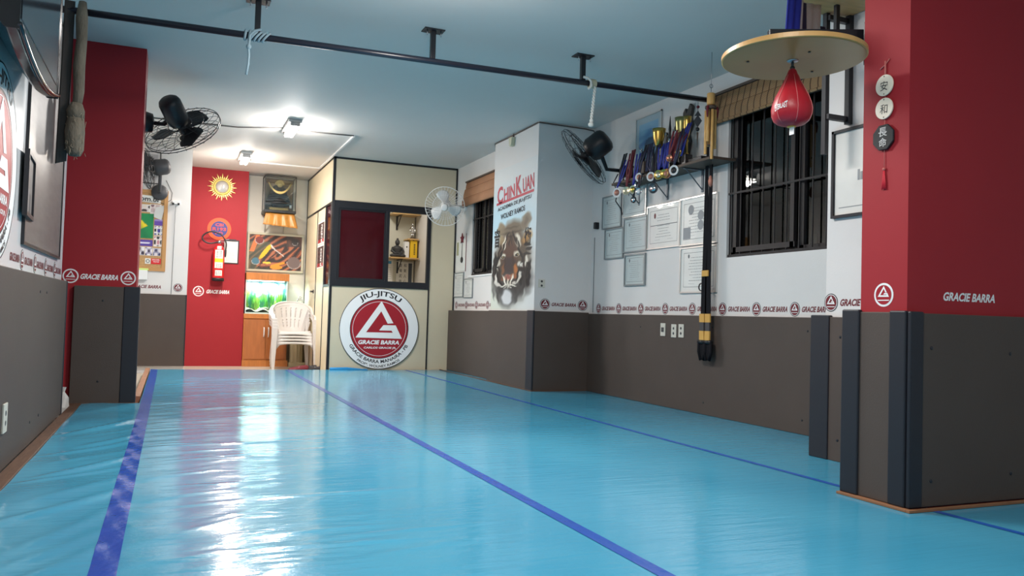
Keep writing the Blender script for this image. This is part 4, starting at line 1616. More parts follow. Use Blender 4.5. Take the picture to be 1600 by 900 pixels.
t = thing('rope', 'white twisted rope knotted on the bar near the tiger pillar', 'rope', (2.94, 5.58, 2.26))
pts = []
for k in range(73):
    an = 2 * PI * k / 12
    x = 2.92 + .06 * k / 72
    pts.append((x, 5.58 + .031 * math.cos(an), bz(x) + .031 * math.sin(an)))
G().tube(pts, .0065, 6).build('windings', mat('beige_rope', (186, 184, 160), .85), t)
g = G()
for ph in (0, PI):
    pts = []
    for k in range(41):
        zz = bz(2.95) - .03 - .28 * k / 40
        pts.append((2.965 - .028 * k / 40 + .007 * math.cos(k * .9 + ph), 5.55 + .007 * math.sin(k * .9 + ph), zz))
    g.tube(pts, .0075, 6)
g.build('dangling_end', ROPEW, t)
G().ball((2.937, 5.55, 2.262), (.024, .02, .02)).ball((2.94, 5.55, 2.29), (.016, .016, .018)).build('knot', ROPEW, t)
G().tube([(2.86, 5.55, 2.625), (2.90, 5.545, 2.62), (2.925, 5.545, 2.60), (2.93, 5.545, 2.56), (2.905, 5.55, 2.535)], .010, 7).build('loop', ROPEW, t)

# suspension trainer straps hanging from the bar's right end
t = thing('suspension_straps', 'black and yellow suspension trainer straps hanging from the bar end', 'exercise straps', (4.02, 5.52, .42))
g = G()
def strap(p, q, w0, w1, th=.006):
    p, q = Vector(p), Vector(q)
    vs = [p + Vector((0, -w0, 0)), p + Vector((0, w0, 0)), q + Vector((0, w1, 0)), q + Vector((0, -w1, 0))]
    return G().prism(vs, (-th, 0, 0))
X0 = 4.035
STRAPK = mat('black_webbing', (20, 20, 25), .85, spec=.2)
for dy in (-.028, .028):
    strap((X0, 5.53 + dy * .6, 2.58), (X0, 5.525 + dy, 2.05), .012, .014).build('upper_strap', STRAPK, t)
    strap((X0 - .004, 5.525 + dy, 2.06), (X0 - .004, 5.53 + dy * .9, 1.17), .020, .030).build('main_strap', STRAPK, t)
    strap((X0 - .008, 5.53 + dy * .9, 1.19), (X0 - .008, 5.525 + dy, .83), .032, .036).build('padded_strap', STRAPK, t)
YEL = mat('yellow_webbing', (206, 158, 78), .6)
G().box((X0 - .025, 5.49, 1.135), (X0 + .002, 5.575, 1.185)).build('yellow_tag', YEL, t, bevel=.003)
g = G()
fring(g, right_face(X0 - .008, 5.60, 1.05), .026, .034, 0, 0, 20)
g.build('carabiner', BLK, t, solid=.008)
for dy in (-.038, .038):
    strap((X0 - .012, 5.525 + dy, .83), (X0 - .012, 5.522 + dy, .76), .032, .032, .012).build('yellow_band', YEL, t)
    strap((X0 - .012, 5.522 + dy, .76), (X0 - .012, 5.520 + dy, .69), .026, .026, .012).build('dark_band', GRYP, t)
    strap((X0 - .014, 5.520 + dy, .69), (X0 - .014, 5.518 + dy * .9, .60), .030, .032, .014).build('yellow_band', YEL, t)
    G().tube([(X0 - .02, 5.518 + dy - .045, .60), (X0 - .02, 5.518 + dy + .045, .60)], .017, 12).build('hand_grip', BLKP, t)
    g = G()
    pts = [(X0 - .02, 5.518 + dy - .040, .60), (X0 - .02, 5.515 + dy - .045, .52), (X0 - .02, 5.513 + dy - .02, .455), (X0 - .02, 5.513 + dy + .02, .455), (X0 - .02, 5.515 + dy + .045, .52), (X0 - .02, 5.518 + dy + .040, .60)]
    g.tube(pts, .013, 8)
    g.build('foot_loop', STRAPK, t)
    g = G()
    fbox(g, right_face(X0 - .016, 5.515 + dy, .53), -.032, -.07, .032, .06, -.004, .004)
    g.build('webbing', STRAPK, t)

# bead and cut-out mobile hanging from the bar
p = PX(1091, 155, y=5.56)
t = thing('hanging_mobile', 'thin string mobile of dark diamond and bead shapes, left of the wind chime', 'mobile', (p.x, 5.56, 2.25))
x0_ = p.x
G().tube([(x0_, 5.56, bz(x0_)), (x0_, 5.56, 2.28)], .0018, 6).build('string', INK, t)
F = Face((x0_, 5.56, 0), (.9, -.43, 0), (0, 0, 1))
for nm, pts, mt in (('triangle', [(-.028, 2.455), (.028, 2.455), (0, 2.50)], GRYP), ('diamond', [(0, 2.36), (.034, 2.415), (0, 2.475 - .01), (-.034, 2.415)], GRYP), ('tail', [(-.008, 2.32), (0, 2.19), (.008, 2.32)], WOODD)):
    g = G()
    g.prism([F.p(a, b_, .002) for a, b_ in pts], F.n * -.004)
    g.build(nm, mt, t)
G().ball((x0_, 5.56, 2.53), .013).build('red_bead', MAROON, t)
G().ball((x0_, 5.56, 2.345), .017).build('dark_bead', BLKP, t)

# bamboo wind chime on a wire from the ceiling
p = PX(1111, 150, y=5.05)
cx, cy = p.x, 5.05
t = thing('wind_chime', 'bamboo wind chime hanging on a wire from the ceiling', 'wind chime', (cx, cy, 2.0))
zt = PX(1112, 152, y=cy).z
zb = PX(1110, 248, y=cy).z
G().tube([(cx, cy, HC), (cx, cy, zt + .04)], .0022, 6).build('wire', STEEL, t)
g = G()
g.tube([(cx + .014 * math.cos(2 * PI * k / 16), cy, zt + .085 + .014 * math.sin(2 * PI * k / 16)) for k in range(16)], .003, 6, closed=True)
g.build('ring', STEEL, t)
G().lathe([(.028, 0), (.030, .01), (.030, .085), (.024, .09)], (cx, cy, zt - .06), (0, 0, 1), 20).build('top_tube', BAMB, t)
G().lathe([(.040, 0), (.043, .004), (.043, .018), (.040, .022)], (cx, cy, zt - .09), (0, 0, 1), 20).build('holder', WOODD, t)
Lc = zt - zb
for k, (an, ll, z_) in enumerate([(0.2, .40, .10), (1.3, .50, .14), (2.4, .62, .12), (3.5, .45, .18), (4.5, .70, .11), (5.5, .55, .16)]):
    px_, py_ = cx + .034 * math.cos(an), cy + .034 * math.sin(an)
    z1_ = zt - .10
    z0_ = z1_ - ll * Lc * 1.15
    G().lathe([(.0105, 0), (.0115, .002), (.0115, (z1_ - z0_) * .5), (.0125, (z1_ - z0_) * .51), (.0115, (z1_ - z0_) * .52), (.0115, z1_ - z0_), (.007, z1_ - z0_)], (px_, py_, z0_), (0, 0, 1), 12).build('chime_tube', BAMB, t)
G().tube([(cx, cy, zt - .06), (cx, cy, zb)], .0015, 5).build('string', INK, t)
G().lathe([(.02, 0), (.022, .004), (.02, .008)], (cx, cy, zb + .10), (0, 0, 1), 14).build('striker', WOODD, t)
for s in (-1, 1):
    G().tube([(cx + s * .04, cy - .02, zt - .075), (cx + s * .047, cy - .022, zt - .11), (cx + s * .045, cy - .022, zt - .16)], [.010, .009, .004], 8).build('red_tassel', MAROON, t)
G().tube([(cx, cy - .02, zb), (cx - .003, cy - .02, zb - .14)], .0015, 5).build('cord', INK, t)
G().lathe([(.001, 0), (.016, .02), (.018, .05), (.008, .085), (.002, .09)], (cx - .003, cy - .02, zb - .22), (0, 0, 1), 12).build('wooden_pendant', COPPD, t)

# ================================================================== FANS
def fan(label, mount, wall_n, centre, axis, rad, mt, cage_mt, blade_mt, wires=40, mlen=.20, mrad=.075, blade_h=None, wr=.0022, base_r=.055, base_d=.03, group='wall fans'):
    axis = Vector(axis).normalized()
    wall_n = Vector(wall_n).normalized()
    centre = Vector(centre)
    mount = Vector(mount)
    t = thing('wall_fan', label, 'fan', mount, group)
    a = Vector((0, 0, 1)) if abs(axis.z) < .95 else Vector((0, 1, 0))
    u = axis.cross(a).normalized()
    w_ = axis.cross(u)
    G().lathe([(base_r, 0), (base_r, base_d * .6), (base_r * .8, base_d), (.001, base_d * 1.1)], mount, wall_n, 24).build('wall_mount', mt, t)
    mc = centre - axis * (.05 + mlen * .5)
    st = mount + wall_n * base_d
    el = st + wall_n * max(.03, (mc - st).dot(wall_n) * .55)
    under = mc - (w_ if w_.z < 0 else -w_) * 0
    G().tube([st, el, mc.lerp(el, .35), mc], [.019, .019, .022, .03], 10).build('arm', mt, t)
    p0 = centre - axis * (.05 + mlen)
    G().lathe([(.001, 0), (mrad * .62, .004), (mrad * .88, .022), (mrad, .05), (mrad * 1.02, mlen * .75), (mrad * .8, mlen * .95), (.03, mlen)], p0, axis, 28).build('motor_housing', mt, t)
    hub = G().lathe([(.028, -.055), (.036, -.03), (.038, .015), (.028, .03), (.001, .034)], centre, axis, 20).build('hub', blade_mt, t)
    # blades
    for k in range(3):
        an0 = 2 * PI * k / 3 + .5
        vs, fs = [], []
        nr, na = 9, 6
        for i in range(nr + 1):
            f_ = i / nr
            rr_ = .03 + (rad * .84 - .03) * f_
            half = (1.22 if blade_h else 1.0) * (.20 + 0.50 * math.sin(PI * min(1, f_ * .62 + .12)) ** 1.2) * (1 if f_ < .85 else math.sqrt(max(0.05, 1 - ((f_ - .85) / .16) ** 2)))
            for j in range(na + 1):
                q = (j / na - .5) * 2
                an = an0 + q * half * (.95 - .35 * f_) + .25 * f_
                hh = q * .020 - .004 * q * q
                vs.append(centre + (u * math.cos(an) + w_ * math.sin(an)) * rr_ + axis * hh)
        for i in range(nr):
            for j in range(na):
                p = i * (na + 1) + j
                fs.append((p, p + 1, p + na + 2, p + na + 1))
        G().add(vs, fs, 0, True).build('blade', blade_mt, t, solid=.003)
    # cage: front and rear wires
    def ringp(r_, h_, n_=48):
        return [centre + (u * math.cos(2 * PI * k / n_) + w_ * math.sin(2 * PI * k / n_)) * r_ + axis * h_ for k in range(n_)]
    g = G()
    for r_, h_, rw in ((rad, .012, wr * 1.7), (rad, -.012, wr * 1.7), (rad * .62, .058, wr), (rad * .25, .07, wr * 1.3)):
        g.tube(ringp(r_, h_), rw, 5, closed=True)
    for k in range(wires):
        an = 2 * PI * k / wires
        an2 = an + .18
        d = u * math.cos(an) + w_ * math.sin(an)
        d2 = u * math.cos(an2) + w_ * math.sin(an2)
        dm = (d + d2).normalized()
        g.tube([centre + d2 * (.20 * rad) + axis * .071, centre + dm * (rad * .6) + axis * .060, centre + d * (rad * .92) + axis * .038, centre + d * rad + axis * .012], wr, 4, caps=False)
    g.build('front_guard', cage_mt, t)
    g = G()
    g.tube(ringp(rad * .62, -.055), wr, 5, closed=True)
    g.tube(ringp(mrad * 1.1, -.062), wr * 1.4, 5, closed=True)
    for k in range(wires):
        an = 2 * PI * k / wires
        d = u * math.cos(an) + w_ * math.sin(an)
        g.tube([centre + d * (mrad * 1.05) - axis * .062, centre + d * (rad * .6) - axis * .056, centre + d * (rad * .93) - axis * .036, centre + d * rad - axis * .012], wr, 4, caps=False)
    g.build('rear_guard', cage_mt, t)
    G().lathe([(rad * .18, 0), (rad * .18, .006), (rad * .12, .010), (.001, .011)], centre + axis * .068, axis, 20).build('badge', mt, t)
    return t


fan('large black wall fan tilted down, behind the left red column', (-.42, 7.85, 2.38), (1, 0, 0), (.03, 7.80, 2.335), (.42, .60, -.68), .335, BLKP, BLK, BLKP, mlen=.28, mrad=.095, wires=24, blade_h=1, base_r=.10, base_d=.20)
fan('black wall fan seen from the side, beside the hanging medals', (WX, 7.0, 2.235), (-1, 0, 0), (3.66, 7.05, 2.345), (-.55, .60, -.58), .325, BLKP, BLK, BLKP, mlen=.25, mrad=.12, wires=20, wr=.0018, blade_h=1, base_r=.06, base_d=.05)
fan('white wall fan facing the room, beside the tan blind', (WX2, 10.38, 2.22), (-1, 0, 0), (3.20, 10.0, 2.155), (-.38, -.86, -.32), .255, mat('fan_white', (216, 216, 214), .4), mat('fan_white_wire', (226, 226, 224), .4), mat('fan_blade_white', (206, 206, 204), .4), mlen=.17, mrad=.06, wires=36, wr=.0018)
fan('dusty dark grey wall fan in front of the cork notice board', (-.20, 11.35, 2.215), (0, -1, 0), (-.35, 11.08, 2.47), (-.95, -.16, -.22), .25, GRYP, BLK, GRYP, mlen=.22, mrad=.10, base_r=.10, base_d=.05, wires=20)
g = G()
g.tube([(4.02, 7.0, 2.2), (4.0, 7.05, 2.12), (4.03, 7.02, 2.02), (4.0, 7.0, 1.93), (4.06, 7.0, 1.86), (4.09, 7.02, 1.80)], .006, 6)
tag(g.build('fan_cord', BLK), 'black power cord dangling below the fan beside the medals', 'cord')
g = G()
g.tube([(-.20, 11.31, 2.15), (-.25, 11.335, 2.11), (-.14, 11.338, 2.07), (-.06, 11.335, 2.13), (-.05, 11.335, 2.22), (-.09, 11.335, 2.30), (-.13, 11.335, 2.38)], .0035, 6)
tag(g.build('fan_cord', BLK), 'thin looped cord of the dusty grey fan by the notice board', 'cord')

# ================================================================== SPEED BAG PLATFORM
t = thing('speed_bag_platform', 'round wooden speed bag platform on a black steel bracket', 'platform', (2.43, 2.76, 1.90))
G().lathe([(.295, 0), (.300, .003), (.300, .021), (.295, .024), (.001, .024)], (2.432, 2.755, 1.903), (0, 0, 1), 96, smooth=False).build('board', mat('platform_wood', (206, 158, 96), .35, noise=.1, nscale=5), t)
G().poly([(2.432 + .293 * math.cos(2 * PI * k / 96), 2.755 - .293 * math.sin(2 * PI * k / 96), 1.9018) for k in range(96)]).build('underside', mat('platform_under', (184, 128, 80), .35, noise=.06, nscale=3), t)
for a_, b_ in ((.18, .08), (-.16, .10), (-.02, -.12)):
    G().lathe([(.007, 0), (.004, .004)], (2.432 + a_, 2.755 + b_, 1.8985), (0, 0, 1), 8).build('screw', BLK, t)
g = G()
g.bar((2.52, 3.02, 2.07), (3.02, 2.815, 2.085), .04, .125)
g.box((2.50, 2.93, 1.926), (2.60, 3.02, 2.02))
g.build('support_beam', BLK, t, bevel=.004)
G().box((2.88, 2.782, 1.96), (3.06, 2.80, 2.16)).build('column_plate', BLK, t)
t = thing('speed_bag', 'red pear shaped speed bag hanging under the round platform', 'punching bag', (2.432, 2.755, 1.60))
BX, BY = 2.432, 2.757
G().lathe([(.024, .003), (.025, -.002), (.020, -.006), (.001, -.007)], (BX, BY, 1.901), (0, 0, 1), 20).build('swivel_plate', STEEL, t)
g = G().tube([(BX, BY, 1.895), (BX, BY, 1.872)], .006, 8)
g.ball((BX, BY, 1.868), .011)
g.build('swivel', mat('dark_steel', (80, 78, 76), .4, metal=.8), t)
REDL = mat('red_leather', (176, 30, 44), .38, bump=.08, bscale=80)
prof = [(.008, .255), (.017, .245), (.024, .225), (.034, .20), (.052, .165), (.070, .13), (.081, .10), (.086, .075), (.084, .052), (.074, .028), (.056, .012), (.03, .004), (.001, .001)]
G().lathe(list(reversed(prof)), (BX, BY, 1.612), (0, 0, 1), 36).build('bag', REDL, t)
g = G()
for k in range(6):
    an = 2 * PI * k / 6 - .95
    g.tube([(BX + (r_ + .0008) * math.cos(an), BY + (r_ + .0008) * math.sin(an), 1.612 + h_) for r_, h_ in prof[2:-2]], .0016, 5)
g.build('seam', mat('pink_piping', (214, 120, 120), .5), t)
# printed mark on the bag
vs, fs, asp = glyphs('EVERLAST', .03)
g = G()
out = []
an0 = math.atan2(-.86, -.98)
for x, y in vs:
    X_ = x * .060
    Y_ = y * (.020 + .010 * abs(x) * 2)
    zz = .076 + Y_ + x * .010
    rr_ = .0865
    an = an0 - .42 + X_ / rr_
    out.append((BX + rr_ * math.cos(an) * 1.006, BY + rr_ * math.sin(an) * 1.006, 1.612 + zz))
g.add(out, fs)
g.build('lettering', WHT, t)
G().box((BX - .002, BY - .017, 1.578), (BX + .000, BY + .010, 1.613)).build('tag', WHT, t)
G().lathe([(.018, 0), (.020, .004), (.010, .01)], (BX, BY, 1.610), (0, 0, 1), 14).build('bottom_patch', YEL, t)

# steel rack behind it
t = thing('wall_rack', 'black steel wall rack beside the right red column with a board on top', 'rack', (3.40, 3.5, 1.9))
for z_ in (2.49, 1.93):
    G().bar((3.497, 3.50, z_), (3.335, 3.50, z_), .03, .028).build('arm', BLK, t)
G().bar((3.483, 3.49, 2.56), (3.483, 3.49, 1.90), .032, .030, up=(1, 0, 0)).build('wall_post', BLK, t)
G().bar((3.342, 3.52, 2.52), (3.342, 3.52, 1.72), .030, .026, up=(1, 0, 0)).build('front_post', BLK, t)
G().bar((3.30, 3.40, 2.52), (3.30, 3.40, 2.26), .022, .024, up=(1, 0, 0)).build('front_post', BLK, t)
t = thing('overhead_board', 'wooden board lying on top of the steel rack', 'board', (3.25, 3.2, 2.50))
G().prism([(2.985, 2.95, 2.52), (3.49, 2.95, 2.52), (3.49, 3.56, 2.52), (3.09, 3.52, 2.52)], (0, 0, .03)).build('board', WOODP, t, bevel=.002)
# jacket and belt hanging from the board
t = thing('training_jacket', 'white training jacket with blue trim hanging above the platform', 'jacket', (3.1, 3.35, 2.15))
def drape(pts_top, pts_bot, n=14, amp=.012, fr=3.0):
    a0, a1 = Vector(pts_top[0]), Vector(pts_top[1])
    b0, b1 = Vector(pts_bot[0]), Vector(pts_bot[1])
    vs, fs = [], []
    m_ = 8
    for j in range(m_ + 1):
        for i in range(n + 1):
            s = i / n
            p = a0.lerp(a1, s).lerp(b0.lerp(b1, s), j / m_)
            p += Vector((0, 1, 0)) * amp * math.sin(fr * 2 * PI * s + .6) * (.3 + .7 * j / m_)
            vs.append(p)
    for j in range(m_):
        for i in range(n):
            k = j * (n + 1) + i
            fs.append((k, k + 1, k + n + 2, k + n + 1))
    return G().add(vs, fs, 0, True)
JK = mat('jacket_cloth', (188, 184, 176), .9, bump=.3, bscale=120)
drape(((2.99, 3.36, 2.47), (3.17, 3.38, 2.49)), ((2.96, 3.34, 2.12), (3.14, 3.36, 2.12))).build('body', JK, t, solid=.006)
drape(((2.93, 3.32, 2.46), (3.00, 3.33, 2.47)), ((2.90, 3.30, 2.12), (2.97, 3.31, 2.12)), amp=.008, fr=1.5).build('sleeve', JK, t, solid=.006)
drape(((2.995, 3.34, 2.46), (3.03, 3.34, 2.46)), ((2.975, 3.32, 2.12), (3.02, 3.32, 2.12)), n=6, amp=.003).build('trim', NAVY, t, solid=.006)
drape(((3.14, 3.35, 2.36), (3.17, 3.35, 2.36)), ((3.18, 3.34, 2.12), (3.21, 3.34, 2.12)), n=6, amp=.003).build('trim', NAVY, t, solid=.006)
tag(drape(((2.80, 3.20, 2.56), (2.90, 3.22, 2.56)), ((2.755, 3.18, 2.08), (2.845, 3.19, 2.08)), amp=.010, fr=2).build('blue_cloth', BLUE, solid=.008), 'bright blue cloth hanging behind the round platform', 'cloth')
tag(G().tube([(2.78, 3.21, 2.57), (3.2, 3.25, 2.575)], .012, 8).build('cloth_rod', WOODD), 'thin dark rod carrying the blue cloth', 'rod')

# ================================================================== PENDANT CHARM ON THE RED COLUMN
FR = right_face(2.865, 2.655, 0)
t = thing('wall_charm', 'three disc hanging charm with a red tassel on the right red column', 'charm', (2.865, 2.655, 1.37))
CORD = mat('pink_cord', (196, 110, 104), .6)
IVORY = mat('ivory_disc', (238, 224, 204), .4)
g = G()
g.tube([FR.p(0, 1.935, .006), FR.p(.001, 1.86, .006)], .004, 6)
g.tube([FR.p(-.03, 1.905, .004), FR.p(.0, 1.92, .004), FR.p(.02, 1.94, .004)], .0025, 6)
g.tube([FR.p(0, 1.79, .005), FR.p(.0, 1.40, .005)], .0015, 6)
g.build('cord', CORD, t)
for zc, ch in ((1.826, '安'), (1.723, '和')):
    g = G()
    fdisc(g, FR.at(0, zc), .047, .012, 0, 40, thick=.007)
    d_ = g.build('white_disc', IVORY, t, bevel=.0015)
    g = G()
    ftext(g, FR.at(0, zc - .003).rot(-.06), ch, .040, .042, .0128, 0, bold=.0)
    g.build('brush_character', INK, d_)
    g = G()
    for s in (-1, 1):
        fdisc(g, FR.at(0, zc + s * .039), .003, .0128, 0, 10)
    g.build('hole', INK, d_)
g = G()
pts = [FR.p(.060 * math.cos(2 * PI * (k + .5) / 8), 1.595 + .060 * math.sin(2 * PI * (k + .5) / 8), .006) for k in range(8)]
g.prism(pts, FR.n * .010)
d_ = g.build('black_octagon', mat('slate', (34, 34, 37), .65), t, bevel=.003)
g = G()
ftext(g, FR.at(0, 1.618), '長', .046, .040, .0168, 0, bold=.005)
ftext(g, FR.at(0, 1.572), '命', .042, .040, .0168, 0, bold=.005)
g.build('brush_characters', mat('silver_print', (196, 196, 196), .4), d_)
G().ball(tuple(FR.p(0, 1.455, .006)), .007).build('bead', CORD, t)
g = G()
for k in range(7):
    a = (k - 3) * .0028
    g.tube([FR.p(a * .3, 1.452, .006), FR.p(a, 1.40, .006), FR.p(a * 1.3, 1.365 + .002 * (k % 3), .006)], .0016, 5)
g.build('tassel', mat('red_thread', (190, 30, 50), .6), t)

# ================================================================== SMALL WALL FITTINGS
def outlet(label, F, w_=.075, h_=.115, group='wall outlets', kind=0):
    t = thing('wall_outlet', label, 'outlet', F.p(0, -h_ / 2, 0), group)
    g = G()
    fbox(g, F, -w_ / 2, -h_ / 2, w_ / 2, h_ / 2, 0, .008)
    g.build('plate', mat('outlet_plate', (206, 202, 190), .4), t, bevel=.002)
    g = G()
    if kind == 0:
        for s in (-1, 1):
            fdisc(g, F.at(0, s * .022), .012, .0092, 0, 12)
    else:
        fbox(g, F, -.018, -.02, .018, .02, .0085, .012)
    g.build('socket', GRYP, t)
    return t


FP = right_face(4.072, 0, .682)
for u, v, lb in ((1036.5, 515, 'leftmost of the three outlets on the long pad board'), (1053.5, 517, 'middle of the three outlets on the long pad board'), (1065, 517, 'rightmost of the three outlets on the long pad board')):
    p = PX(u, v, x=4.072)
    outlet(lb, right_face(4.072, p.y, p.z), kind=1 if u < 1040 else 0)
p = PX(846, 443, y=7.68)
outlet('cream outlet on the front of the tiger pillar', front_face(p.x, 7.68, p.z), .075, .085)
outlet('cream outlet on the left pad board at the picture edge', left_face(-.665, 4.20, .245), .09, .13)
# presence sensor on the tiger pillar
t = thing('presence_sensor', 'cream presence sensor high on the tiger pillar', 'sensor', (3.40, 8.36, 2.66))
G().prism([(3.456, 8.40, 2.76), (3.456, 8.31, 2.76), (3.456, 8.33, 2.66), (3.456, 8.38, 2.66)], (-.05, 0, 0)).build('housing', mat('cream_plastic', (206, 200, 172), .4), t, bevel=.008)
G().tube([(3.45, 8.355, 2.75), (3.45, 8.355, 2.80)], .008, 6).build('bracket', BLK, t)
g = G()
g.tube([(3.62, 9.3, 2.795), (3.45, 8.92, 2.792), (3.45, 8.4, 2.786), (3.45, 7.7, 2.790), (3.46, 7.67, 2.788), (4.0, 7.67, 2.782), (4.09, 7.66, 2.77), (4.09, 7.60, 2.70)], .007, 6)
tag(g.build('corner_cable', mat('brown_cable', (84, 76, 70), .6)), 'thin dark cable running along the ceiling edge of the tiger pillar', 'cable')
# little hook rack in the corner
p = PX(935, 353, x=WX)
tag(G().box((WX - .05, p.y - .02, p.z - .035), (WX, p.y + .02, p.z + .035)).build('corner_hook', BLKP, bevel=.006), 'small black hook in the corner left of the certificates', 'hook')
tag(G().tube([(WX - .004, 7.60, .83), (WX - .004, 7.60, 1.62)], .003, 6).build('corner_wire', GREYD), 'thin grey wire down the corner left of the certificates', 'wire')

# scroll and charm on the far wall by the booth
t = thing('hanging_scroll', 'narrow white scroll with a red flower ornament beside the small far window', 'scroll', (WX2, 10.5, 1.33))
F = right_face(WX2, 10.71, 1.36)
g = G()
fbox(g, F, 0, 0, .40, .42, .001, .005)
g.build('sheet', OFFW, t)
g = G()
fbox(g, F, .395, -.01, .402, .50, .001, .008)
g.build('edge', REDD, t)
g = G()
fbox(g, F, .02, .22, .10, .40, .005, .008)
g.build('label', mat('olive_print', (170, 166, 130), .5), t)
g = G()
star = []
for k in range(10):
    rr_ = .075 if k % 2 == 0 else .035
    star.append(F.p(.25 + rr_ * math.cos(PI / 2 + k * PI / 5), .44 + rr_ * math.sin(PI / 2 + k * PI / 5), .008))
g.prism(star, F.n * .01)
g.build('red_flower', MAROON, t)
g = G()
g.tube([F.p(.25, .40, .01), F.p(.25, .18, .01)], .004, 5)
g.build('string', INK, t)
g = G()
fdisc(g, F.at(.25, .15), .04, .016, 0, 20, thick=.01)
g.build('dark_disc', BLKP, t)

# ================================================================== TELEVISION ON THE LEFT WALL
t = thing('television', 'black flat television on the left wall at the top corner', 'television', (-.62, 4.0, 1.70))
X1 = -.56
def bow(s):
    return 4 * s * (1 - s)
ya, yb = 3.42, 4.52
ztop, zbot = 2.36, 1.765
N = 16
# body: section from the wall to the bezel with a bowed lower edge
vs, fs = [], []
for i in range(N + 1):
    s = i / N
    y = ya + (yb - ya) * s
    zl = zbot - .062 * bow(s)
    vs += [(X1, y, zl), (X1, y, ztop), (X1 - .035, y, ztop), (X1 - .11, y, ztop - .10), (X1 - .12, y, zl + .11), (X1 - .04, y, zl)]
for i in range(N):
    for k in range(6):
        k2 = (k + 1) % 6
        fs.append((i * 6 + k, (i + 1) * 6 + k, (i + 1) * 6 + k2, i * 6 + k2))
fs.append(tuple(reversed(range(6))))
fs.append(tuple(N * 6 + k for k in range(6)))
G().add(vs, fs).build('housing', mat('gloss_black', (20, 21, 24), .16), t, bevel=.006)
g = G()
g.box((X1, ya + .06, zbot + .05), (X1 + .003, yb - .05, ztop - .05))
g.build('screen', mat('screen_black', (34, 38, 44), .12, spec=.8), t)
g = G()
g.tube([(X1 + .006, ya + (yb - ya) * i / N, zbot + .012 - .062 * bow(i / N)) for i in range(N + 1)], .010, 8)
g.build('lower_rim', mat('chrome', (70, 72, 76), .18, metal=1.0), t)
g = G()
g.box((-.70, 3.80, 1.95), (-.675, 4.15, 2.20))
g.build('wall_bracket', BLK, t)
g = G()
g.tube([(-.66, 4.50, 2.30), (-.67, 4.75, 2.24), (-.685, 5.0, 2.18)], .005, 6)
tag(g.build('television_cable', BLK), 'black cable running from the television along the left wall', 'cable')

# old board, small picture
t = thing('wall_board', 'large worn grey board with a thin black frame on the left wall', 'board', (-.70, 5.33, 1.045))
F = left_face(-.70, 4.63, 1.045)
W_, H_ = 1.41, 1.44
g = G()
fbox(g, F, .012, .012, W_ - .012, H_ - .012, .001, .010)
g.build('surface', mat('worn_board', (104, 98, 97), .38, noise=.16, nscale=5, stretch=(1, 1, 5), bump=.05), t)
g = G()
for a0, b0, a1, b1 in ((0, 0, W_, .016), (0, H_ - .016, W_, H_), (0, .016, .016, H_ - .016), (W_ - .016, .016, W_, H_ - .016)):
    fbox(g, F, a0, b0, a1, b1, .001, .016)
g.build('frame', BLK, t)
t = thing('framed_photo', 'small black framed photograph overlapping the worn grey board', 'picture', (-.68, 4.69, 1.18))
F = Face((-.682, 4.51, 1.18), (-.02, .35, 0), (0, 0, 1))
g = G()
for a0, b0, a1, b1 in ((0, 0, .35, .022), (0, .30, .35, .322), (0, .022, .022, .30), (.328, .022, .35, .30)):
    fbox(g, F, a0, b0, a1, b1, .0, .022)
g.build('frame', BLK, t)
g = G()
def fph(s, tt):
    c_ = mixc((112, 106, 104), (72, 68, 68), tt)
    if tt < .45 and abs(s - .35) < .10 or (abs(s - .35) < .06 and abs(tt - .5) < .07):
        c_ = (150, 150, 150)
    if tt < .4 and abs(s - .65) < .12:
        c_ = (40, 40, 46)
    return c_
fpaint(g, F, .022, .022, .328, .30, 24, 20, fph, .012)
g.build('photo', PAINTM, t)
g = G()
fbox(g, F, .02, .02, .33, .302, .0, .010)
g.build('backing', BLKP, t)

# hanging roll of sacking and dark strap
t = thing('sackcloth_bundle', 'frayed beige sackcloth bundle hanging from the bar by the left column', 'cloth bundle', (-.57, 5.58, 1.65))
JUTE = mat('sackcloth', (106, 98, 86), .95, noise=.25, nscale=14, bump=.7, bscale=60, stretch=(1, 1, .4))
pts = [(-.575, 5.56, 2.60), (-.575, 5.545, 2.50), (-.570, 5.55, 2.36), (-.578, 5.55, 2.2), (-.572, 5.55, 2.05), (-.580, 5.55, 1.95)]
G().tube(pts, [.022, .034, .030, .034, .030, .026], 12).build('roll', JUTE, t)
G().tube([(-.580, 5.55, 1.975), (-.585, 5.55, 1.93), (-.58, 5.55, 1.88)], [.032, .050, .046], 12).build('knot', JUTE, t)
G().tube([(-.58, 5.55, 1.90), (-.584, 5.55, 1.80), (-.58, 5.55, 1.69), (-.578, 5.55, 1.655)], [.044, .056, .050, .034], 12).build('lower_bulge', JUTE, t)
g = G()
rr = random.Random(3)
for k in range(34):
    an = rr.random() * 2 * PI
    z_ = 1.66 + rr.random() * .25
    p = Vector((-.58 + .055 * math.cos(an), 5.55 + .055 * math.sin(an), z_))
    q = p + Vector((rr.uniform(-.012, .014), rr.uniform(-.01, .01), -rr.uniform(.01, .04)))
    g.tube([p, p.lerp(q, .5) + Vector((rr.uniform(-.01, .01), 0, 0)), q], .0015, 4)
tag(g.build('frayed_threads', mat('jute_thread', (150, 136, 116), .9), t), kind='stuff')
tag(drape(((-.672, 5.56, 2.60), (-.617, 5.57, 2.60)), ((-.680, 5.56, 1.60), (-.625, 5.57, 1.62)), n=6, amp=.004).build('dark_strap', mat('dark_strap', (58, 54, 52), .8), solid=.010), 'dark strap hanging between the sackcloth bundle and the left wall', 'strap')

